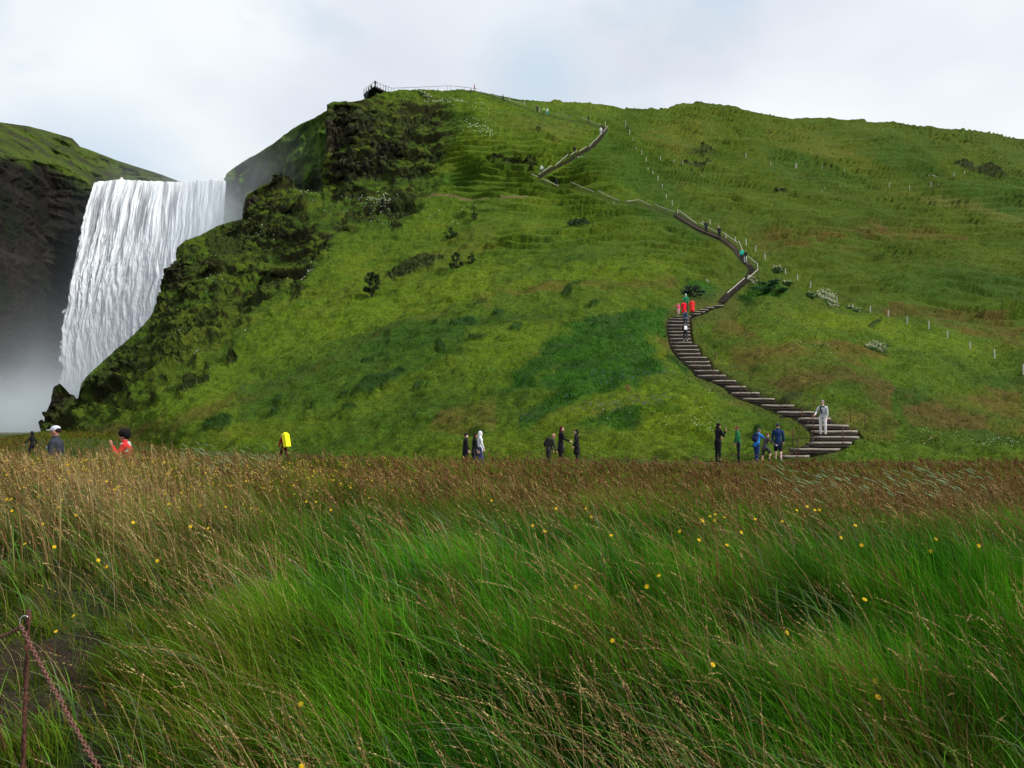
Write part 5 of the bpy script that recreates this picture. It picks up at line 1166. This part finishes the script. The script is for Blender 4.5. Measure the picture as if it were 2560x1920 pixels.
def fused(name, prims, voxel, mt, parent=None, smooth=3, sc=1.0, wob=0):
    bm = prim_mesh(prims); me = bpy.data.meshes.new(name); bm.to_mesh(me); bm.free()
    tmp = bpy.data.objects.new(name, me); COL.objects.link(tmp)
    r = tmp.modifiers.new('r', 'REMESH'); r.mode = 'VOXEL'; r.voxel_size = voxel
    if smooth: s_ = tmp.modifiers.new('s', 'SMOOTH'); s_.iterations = smooth; s_.factor = .5
    dg = bpy.context.evaluated_depsgraph_get(); me2 = bpy.data.meshes.new_from_object(tmp.evaluated_get(dg)); me2.name = name
    bpy.data.objects.remove(tmp); bpy.data.meshes.remove(me)
    n = len(me2.vertices); V_ = np.zeros(n * 3, np.float32); me2.vertices.foreach_get('co', V_); V_ = V_.reshape(-1, 3)
    if wob: V_ = V_ + (fbm(V_, 9, 3)[:, None] * wob * np.array([1, 1, .6])).astype(np.float32)
    V_ = V_ * sc; me2.vertices.foreach_set('co', V_.astype(np.float32).ravel()); me2.materials.clear(); me2.materials.append(mt)
    me2.polygons.foreach_set('use_smooth', np.ones(len(me2.polygons), bool)); me2.update()
    return link(bpy.data.objects.new(name, me2), parent)
SKIN = [cmat('skin', (.52, .29, .20), .55, var=.1), cmat('skin_tan', (.38, .19, .12), .55, var=.1), cmat('skin_pale', (.62, .40, .31), .55, var=.1)]
def cl(c): return cmat('cloth_%d_%d_%d' % tuple(int(k * 99) for k in c), c, .85, var=.18, scale=12, bump=.5)
def dirv(fwd, out, side):  # direction from angles in degrees: fwd swing, out swing
    a_, b_ = R(fwd), R(out); return Vector((side * math.sin(b_), math.sin(a_) * math.cos(b_), -math.cos(a_) * math.cos(b_)))
def person(loc, H, head, label, jacket=(.03,.03,.035), pants=(.03,.03,.035), hair='short', hairc=(.03,.02,.015), hem=.80, lean=4, armL=(8,10,15), armR=(8,10,15), legL=(0,0), legR=(0,0), skin=0,
           hood=None, pack=None, hat=None, shorts=False, shoes=(.03,.03,.03), glasses=False, detail=1, scarf=None, stout=1.0, group=None, headturn=0, nod=0, boots=None, extra=None, bare=False):
    s = H / 1.75; vx = (.013 if detail == 2 else .017 if detail == 1 else .034); inf = 0
    T_ = Matrix.Translation((0, 0, .93)) @ Matrix.Rotation(-R(lean), 4, 'X') @ Matrix.Translation((0, 0, -.93))
    t = lambda x, y, z: T_ @ Vector((x, y, z))
    st = stout
    hips = [Vector((-.095, 0, .92)), Vector((.095, 0, .92))]; legs = []
    for i, (th, kn) in enumerate((legL, legR)):
        h_ = hips[i]; k_ = h_ + dirv(th, 2, (-1, 1)[i]) * .43; a_ = k_ + dirv(th - kn, 1, (-1, 1)[i]) * .415; legs.append((h_, k_, a_))
    dz = .085 - min(l[2].z for l in legs)
    sh = [t(-.185 * (st * .5 + .5), 0, 1.43), t(.185 * (st * .5 + .5), 0, 1.43)]; arms = []
    for i, (f_, o_, b_) in enumerate((armL, armR)):
        sd = (-1, 1)[i]; e_ = sh[i] + dirv(f_, o_, sd) * .29; w_ = e_ + dirv(f_ + b_, max(0, o_ - (8 if b_ < 60 else 30)), sd) * .25; arms.append((sh[i], e_, w_, (w_ - e_).normalized()))
    nk, hc = t(0, .0, 1.46), t(0, .015, 1.635)
    HR = T_.to_3x3().to_4x4() @ Matrix.Rotation(R(headturn), 4, 'Z') @ Matrix.Rotation(-R(nod), 4, 'X')
    hp = lambda x, y, z: hc + (HR @ Vector((x, y, z)))
    P = [('c', nk - Vector((0, 0, .02)), .062, hp(0, -.01, -.06), .058), ('e', hp(0, -.008, .012), (.074, .094, .106), HR), ('e', hp(0, .028, -.055), (.052, .058, .055), HR),
         ('e', hp(0, .092, -.012), (.013, .02, .022), HR), ('e', hp(0, .074, .018), (.05, .02, .012), HR), ('e', hp(0, .078, -.082), (.022, .016, .016), HR), ('e', hp(0, .086, -.048), (.024, .010, .007), HR),
         ('e', hp(-.076, -.005, -.008), (.012, .022, .032), HR), ('e', hp(.076, -.005, -.008), (.012, .022, .032), HR)]
    torso = lambda g, f: [('c', t(0, 0, .96), (.135 + g) * st, t(0, 0, 1.12), (.115 + g) * st, f), ('c', t(0, 0, 1.12), (.118 + g) * st, t(0, 0, 1.32), (.145 + g) * st, f), ('c', t(-.12, 0, 1.39), .075 + g, t(.12, 0, 1.39), .075 + g), ('c', t(0, 0, 1.40), .10 + g, nk, .062 + g * .6)]
    P += torso(0, .72)
    for l in legs: P += [('c', l[0], .088 * st, l[1], .056), ('c', l[1], .057, l[2], .038), ('c', l[2], .036, l[2] + Vector((0, .13, -.045)), .03)]
    for i, a_ in enumerate(arms):
        P += [('c', a_[0] - Vector((0, 0, .02)), .044, a_[1], .040), ('c', a_[1], .041, a_[2], .028), ('e', a_[2] + a_[3] * .05, (.026, .030, .046))]
        if detail >= 1:
            ax = a_[3]; sdv = ax.cross(XA if abs(ax.x) < .8 else YA).normalized(); cu = sdv.cross(ax).normalized()
            for k, ln in enumerate((.062, .072, .068, .054)):
                q = a_[2] + ax * .085 + sdv * (.027 - .018 * k); m_ = q + ax * ln * .55; P += [('c', q, .0100, m_, .0095), ('c', m_, .0095, m_ + (ax * .8 + cu * .5).normalized() * ln * .5, .0085)]
            q = a_[2] + ax * .03 + sdv * .022; P.append(('c', q, .012, q + (ax * .6 + sdv * .75).normalized() * .055, .009))
    P = [pr if pr[0] == 'e' else pr for pr in P]
    def up(prs):   # raise the whole figure so the lower foot is on the ground
        o_ = []; dv = Vector((0, 0, dz))
        for pr in prs:
            if pr[0] == 'c': o_.append(('c', pr[1] + dv, pr[2], pr[3] + dv, pr[4]) + tuple(pr[5:]))
            else: o_.append((pr[0], Vector(pr[1]) + dv) + tuple(pr[2:]))
        return o_
    mk = lambda nm, prs, mt, par, sm=3, v=None, wob=0: fused(nm, up(prs), v or vx, mt, par, sm, s, wob)
    b_ = mk('person', P, SKIN[skin], None, 2); b_.location = loc; b_.rotation_euler = (0, 0, R(head)); tag(b_, label, 'person', group)
    # jacket
    J = torso(.022, .80); hz = hem
    J += [('c', t(0, -.005, 1.0), .155 * st, t(0, 0, hz + .12) if hz > .72 else Vector((0, .01, hz + .12)), (.165 + (.80 - hz) * .16) * st, .80)]
    if hz < .72: J += [('c', t(0, 0, .95), .16 * st, Vector((0, .012, hz + .1)), (.17 + (.80 - hz) * .14) * st, .82)]
    for a_ in arms: J += [('c', a_[0] + Vector((0, 0, -.015)), .062, a_[1], .056), ('c', a_[1], .058, a_[2] - a_[3] * .015, .042)]
    J.append(('c', nk - Vector((0, 0, .03)), .085, nk + (hc - nk) * .35, .070))
    jm = cl(jacket); jo = mk('jacket', J, jm, b_, 6, wob=.014)
    # trousers
    Tt = [('c', Vector((0, 0, .99)), .140 * st, Vector((0, 0, .92)), .145 * st, .78)]
    for l in legs:
        Tt.append(('c', l[0], .102 * st, l[1], .072))
        if shorts: Tt[-1] = ('c', l[0], .105 * st, l[0].lerp(l[1], .92), .085)
        else: Tt.append(('c', l[1], .071, l[2] + Vector((0, 0, .02)), .052))
    mk('trousers', Tt, cl(pants), b_, 3, wob=.010)
    for l in legs:
        f0 = l[2] + Vector((0, -.03, -.035)); Sh = [('c', f0, .045, l[2] + Vector((0, .15, -.045)), .038), ('c', l[2] + Vector((0, 0, .03 + (.09 if boots else 0))), .048, l[2] - Vector((0, 0, .03)), .047)]
        mk('shoe', Sh, cl(shoes), b_, 1, max(vx, .014))
    # head gear and hair
    hm = cl(hairc)
    if hair and not (hood is not None):
        Hh = [('e', hp(0, -.028, .038), (.086, .098, .092), HR)]
        if hair == 'long': Hh += [('c', hp(0, -.05, .0), .085, t(0, -.10, 1.30), .065, .7), ('c', hp(-.06, -.02, -.02), .035, t(-.09, -.02, 1.36), .03), ('c', hp(.06, -.02, -.02), .035, t(.09, -.02, 1.36), .03)]
        if hair == 'afro': Hh = [('e', hp(0, -.035, .075), (.130, .135, .115), HR), ('e', hp(0, -.06, .02), (.115, .10, .11), HR)]
        if hair == 'bun': Hh += [('e', hp(0, -.09, -.05), (.08, .075, .10), HR), ('e', hp(0, -.05, .07), (.09, .09, .07), HR)]
        if hair == 'bald': Hh = [('c', hp(-.068, -.03, -.01), .022, hp(0, -.098, .0), .026), ('c', hp(.068, -.03, -.01), .022, hp(0, -.098, .0), .026)]
        mk('hair', Hh, hm, b_, 2, wob=.012 if hair == 'afro' else .006)
    if hood is not None:
        mk('hood', [('e', hp(0, -.035, .015), (.108, .112, .135), HR), ('c', hp(0, -.05, -.07), .095, nk - Vector((0, .01, .02)), .09)], cl(hood), b_, 2, wob=.01)
    if hat:
        kind, hcx = hat
        if kind == 'cap':
            ho = mk('cap', [('e', hp(0, -.012, .058), (.089, .108, .082), HR), ('e', hp(0, .118, .042), (.064, .075, .011), HR)], cl(hcx), b_, 2, .011)
        else: mk('beanie', [('e', hp(0, -.018, .055), (.088, .104, .088), HR), ('e', hp(0, -.05, .0), (.082, .07, .05), HR)], cl(hcx), b_, 2)
    if glasses: mk('glasses', [('e', hp(-.033, .085, .012), (.026, .012, .018), HR), ('e', hp(.033, .085, .012), (.026, .012, .018), HR), ('c', hp(-.078, .0, .012), .005, hp(-.056, .08, .012), .005), ('c', hp(.078, 0, .012), .005, hp(.056, .08, .012), .005)], cl((.01, .01, .012)), b_, 0, .008)
    elif detail == 2 and hood is None or detail == 2 and skin:
        for sx in (-1, 1): mk('eye', [('e', hp(sx * .032, .078, .004), (.013, .010, .008), HR)], cl((.03, .02, .015)), b_, 0, .004)
        mk('lips', [('e', hp(0, .092, -.048), (.024, .008, .008), HR)], cl((.35, .10, .08)), b_, 0, .004)
    if scarf: mk('scarf', [('c', t(-.07, .05, 1.44), .055, t(.07, .05, 1.44), .055), ('c', t(0, -.06, 1.46), .06, t(0, -.06, 1.42), .07), ('c', t(.10, .08, 1.42), .04, t(.03, .15, 1.15), .045), ('c', t(-.10, .02, 1.42), .045, t(-.14, -.03, 1.30), .04)], scarf, b_, 2, wob=.012)
    if pack:
        pc, kind = pack
        if kind == 'tall': Q = [('b', t(0, -.27, 1.28), (.20, .14, .40), T_.to_3x3().to_4x4()), ('e', t(0, -.27, 1.66), (.20, .15, .15)), ('e', t(0, -.28, .93), (.19, .15, .10))]
        elif kind == 'flat': Q = [('b', t(0, -.145, 1.22), (.155, .03, .19), T_.to_3x3().to_4x4())]
        else: Q = [('b', t(0, -.20, 1.22), (.13, .085, .19), T_.to_3x3().to_4x4()), ('e', t(0, -.20, 1.39), (.13, .09, .08)), ('e', t(0, -.28, 1.12), (.10, .06, .10))]
        bp_ = mk('backpack', Q, cl(pc), b_, 5, .02, .012)
        for sx in (-1, 1):
            if kind != 'flat': mk('strap', [('c', t(sx * .10, -.10, 1.44), .022, t(sx * .10, .075, 1.43), .022), ('c', t(sx * .10, .085, 1.42), .020, t(sx * .12, .105, 1.22), .018)], cl(tuple(k * .4 for k in pc) if kind != 'tall' else (.02, .02, .02)), bp_, 1)
    if bare: pass
    return b_
def on_ground(pxv, Y): x = (pxv - 1280) / (F * CP_) * Y; return (x, Y, float(groundZ(x, Y)))
CP_ = math.cos(PITCH)
def on_hill(pxv, pyv, dz=0.): p = hillP(pxv, pyv); return (float(p[0]), float(p[1]) - .3, float(p[2]) + dz)
m_st, n_, b__ = mat('striped_scarf', rough=.9); g_ = n_.new('ShaderNodeTexCoord').outputs['Object']
wv = n_.new('ShaderNodeTexWave', {'Scale': 9., 'Distortion': .6}, bands_direction='DIAGONAL'); n_.l.new(g_, wv.inputs[0])
n_.l.new(n_.ramp(wv.outputs['Fac'], [(.35, (.42, .38, .38)), (.45, (.08, .10, .12)), (.6, (.10, .16, .18)), (.7, (.50, .48, .46))]), b__.inputs['Base Color'])
BK = (.012, .012, .014)
# walkers on the path, left to right
person(on_ground(85, 45), 1.58, 100, 'person in black with the hood up striding left at the far left', BK, BK, hood=BK, armL=(30,12,10), armR=(-25,20,10), legL=(18,4), legR=(-14,10))
capm = person(on_ground(146, 17.2), 1.76, 104, 'stout person in a pale grey cap and charcoal shirt facing left', (.032,.036,.048), (.03,.035,.05), hair='short', hairc=(.02,.015,.012), hat=('cap', (.50,.52,.60)), skin=1, stout=1.2, detail=2, hem=.84, lean=2)
fused('shirt_print', [('e', Vector((-.02, .165, 1.30)) * 1.006, (.075, .028, .05)), ('e', Vector((.08, .15, 1.26)), (.05, .03, .03))], .012, cl((.42, .46, .52)), capm, 1)
person(on_ground(323, 17.4), 1.66, 108, 'person with bushy black hair, striped scarf and red jacket near the left', (.50,.03,.03), (.04,.04,.05), hair='afro', hairc=(.008,.007,.007), scarf=m_st, skin=1, detail=2, armL=(30,2,128), armR=(10,8,30), nod=8, lean=6)
person(on_ground(712, 42.5), 1.52, 62, 'person in dark red carrying a tall bright yellow backpack', (.18,.012,.015), (.06,.012,.02), hairc=(.30,.19,.10), pack=((.85,.80,.02), 'tall'), lean=12, legL=(22,10), legR=(-16,12), skin=2)
person(on_ground(1163, 36), 1.58, -80, 'person in a black beanie and black coat at the left of a group of three', BK, BK, hat=('beanie', BK), hair=None, hem=.62, skin=2, legL=(10,4))
person(on_ground(1186, 35), 1.55, -75, 'dark haired person in a black open coat beside the white hood', BK, (.04,.04,.05), hair='long', hairc=(.02,.015,.013), hem=.62, skin=1, nod=14)
person(on_ground(1199, 36.6), 1.66, -78, 'person in a white hooded jacket walking right in the group of three', (.62,.64,.68), (.05,.06,.16), hood=(.62,.64,.68), hem=.70, skin=2, legR=(14,4))
person(on_ground(1371, 31), 1.42, -74, 'grey haired person with sunglasses and a black backpack stooping right', (.040,.042,.032), (.03,.03,.03), hair='bald', hairc=(.20,.18,.17), glasses=True, pack=(BK, 'day'), lean=20, skin=1, stout=1.1)
person(on_ground(1401, 34), 1.63, -80, 'tall person with long red-brown hair in a long black coat', BK, BK, hair='long', hairc=(.065,.018,.012), hem=.55, glasses=True, skin=2, armR=(20,8,50))
person(on_ground(1442, 34.5), 1.50, 80, 'person in a long black hooded parka facing left', BK, BK, hair='bun', hairc=(.012,.010,.010), hem=.52, glasses=True, skin=2)
person(on_ground(1793, 36.4), 1.74, -66, 'black haired person in black with one hand raised to the face', BK, BK, hair='bun', hairc=(.010,.008,.008), skin=1, armR=(24,6,128), armL=(14,8,60), hem=.84, detail=2)
person(on_ground(1844, 36.3), 1.64, 76, 'person in a green rain jacket and dark trousers facing left', (.020,.13,.045), (.02,.02,.028), hairc=(.14,.06,.03), glasses=True, skin=1, hem=.76, armL=(8,8,6), armR=(14,10,12), detail=2)
person(on_ground(1889, 35.6), 1.56, -52, 'person in a bright blue jacket with a dark day pack bending forward', (.025,.17,.50), (.015,.04,.12), hairc=(.13,.10,.10), pack=((.012,.018,.06), 'day'), lean=20, skin=1, legL=(12,14), legR=(-6,6), armR=(40,10,30))
person(on_ground(1909, 34.4), 1.36, -70, 'red haired child in a grey and black jacket stepping up with one knee bent', (.050,.048,.052), (.04,.045,.05), hairc=(.16,.05,.025), lean=18, legR=(48,62), legL=(-4,4), shorts=True, skin=2, armR=(36,10,30), hem=.74)
person(on_ground(1943, 36.6), 1.76, -18, 'person in a navy jacket, cap and black shorts seen from behind', (.012,.030,.095), BK, hat=('cap', (.015,.05,.09)), hairc=(.05,.03,.02), shorts=True, legL=(20,14), legR=(-14,4), skin=2, hem=.66, shoes=(.25,.25,.27), detail=2)
# on the lower stairs
person(on_hill(2052, 1090, .02), 1.72, 152, 'person in a light grey jacket and white trousers coming down the steps', (.42,.44,.46), (.66,.62,.64), hairc=(.22,.20,.18), hair='bun', lean=6, nod=26, armR=(18,20,40), armL=(4,8,10), legL=(10,18), legR=(0,2), skin=0, shoes=BK, boots=True, scarf=cl((.03,.03,.03)), hem=.82, detail=2)
person(on_hill(1712, 857, .12), 1.66, 6, 'person in black with a white back panel climbing behind the group in red', (.02,.02,.024), (.03,.03,.042), hairc=(.09,.07,.06), pack=((.72,.74,.76), 'flat'), legL=(20,26), legR=(-8,8), shoes=(.6,.6,.62), armR=(10,18,60), armL=(10,14,50), lean=10)
person(on_hill(1712, 822, .12), 1.66, 4, 'person with a navy backpack just above the climber with a white back', (.12,.15,.20), (.03,.04,.07), hairc=(.03,.02,.02), pack=((.015,.03,.08), 'day'), legL=(16,20), legR=(-6,8), lean=10)
person(on_hill(1709, 798, .1), 1.72, 8, 'left one of two people in bright red coats on the stairs', (.72,.012,.03), BK, hairc=(.012,.01,.01), hem=.50, legL=(8,8), lean=8, stout=1.2)
person(on_hill(1729, 793, .1), 1.70, -4, 'right one of two people in bright red coats on the stairs', (.75,.035,.03), BK, hairc=(.012,.01,.01), hem=.50, legR=(8,8), lean=6, stout=1.2)
person(on_hill(1695, 790, .1), 1.12, 10, 'small child in pink holding out an arm left of the red coats', (.75,.08,.20), (.70,.38,.42), hood=(.80,.30,.28), armL=(0,82,5), hem=.78)
person(on_hill(1713, 782, .1), 1.76, 178, 'person in green with a pale green and white hood behind the red coats', (.03,.22,.10), (.02,.03,.03), hood=(.35,.62,.42), hem=.76)
# higher up
FAR = [((1853, 657), 1.70, 170, 'person in a bright teal jacket on the steep dark steps', (.03,.52,.38), (.02,.02,.03), {}), ((1862, 661), 1.68, 165, 'dark jacketed person with light trousers beside the teal jacket', (.02,.02,.03), (.42,.46,.48), {}),
 ((1797, 600), 1.72, 175, 'dark dressed person with a white bag across the chest on the upper steps', (.018,.018,.026), BK, {'white': 1}), ((1764, 586), 1.76, 0, 'person in dark blue-black standing by the rail on the upper steps', (.014,.018,.035), (.012,.015,.03), {}),
 ((1391, 470), 1.74, 20, 'person in a dark coat at the left hairpin rail', (.015,.018,.025), BK, {'hem': .55}), ((1354, 439), 1.72, 170, 'person in a white top at the foot of the steep diagonal', (.58,.56,.54), (.05,.05,.05), {}),
 ((1436, 390), 1.74, 10, 'person in black halfway up the steep diagonal', BK, BK, {}), ((1502, 341), 1.74, 5, 'person in a white jacket at the top bend of the path', (.62,.58,.56), (.30,.32,.40), {}),
 ((1471, 309), 1.66, 60, 'person in black behind the topmost rail right of the summit path', BK, BK, {}), ((1359, 290), 1.72, 170, 'person in a lime green jacket high on the path', (.22,.50,.10), (.05,.06,.03), {}),
 ((1368, 292), 1.72, 175, 'person in white and teal high on the path', (.50,.55,.50), (.02,.28,.26), {}), ((1343, 284), 1.60, 150, 'person in grey-black left of the lime green jacket', (.04,.035,.05), BK, {}),
 ((1258, 257), 1.72, 80, 'person in black striding left just below the summit', BK, BK, {'legL': (24, 4), 'legR': (-22, 8)}), ((1186, 231), 1.62, -90, 'person in red on the summit skyline with an arm out', (.42,.05,.06), (.20,.03,.04), {'armR': (10, 80, 5)})]
for (x, y), H_, hd, lb, jc, pc, kw in FAR:
    wb = kw.pop('white', None)
    person(on_hill(x, y, .12), H_, hd, lb, jc, pc, detail=0, hairc=(.02, .015, .012), pack=((.6, .6, .6), 'flat') if wb else None, **kw)
p = hillP(1177, 231); person((float(p[0]), 176.3, float(p[2]) - .2), 1.70, 180, 'dark person with a pale top on the summit skyline left of the one in red', (.30, .32, .36), BK, detail=0, armL=(0, 20, 60), armR=(0, 20, 60))
cD = (DK[0] + DK[2]) / 2
for (x, Y_, H_, hd, lb) in ((938, 176.2, 1.80, 190, 'rightmost and tallest figure on the viewing platform'), (928, 178.2, 1.68, 160, 'second figure from the right on the viewing platform'), (922, 179.6, 1.74, 110, 'third figure from the right on the viewing platform'), (917, 180.6, 1.62, 90, 'leftmost figure leaning on the platform railing')):
    q = W(x, 225, Y_); person((float(q[0]), Y_, DECKZ), H_, hd, lb, BK, BK, detail=0)
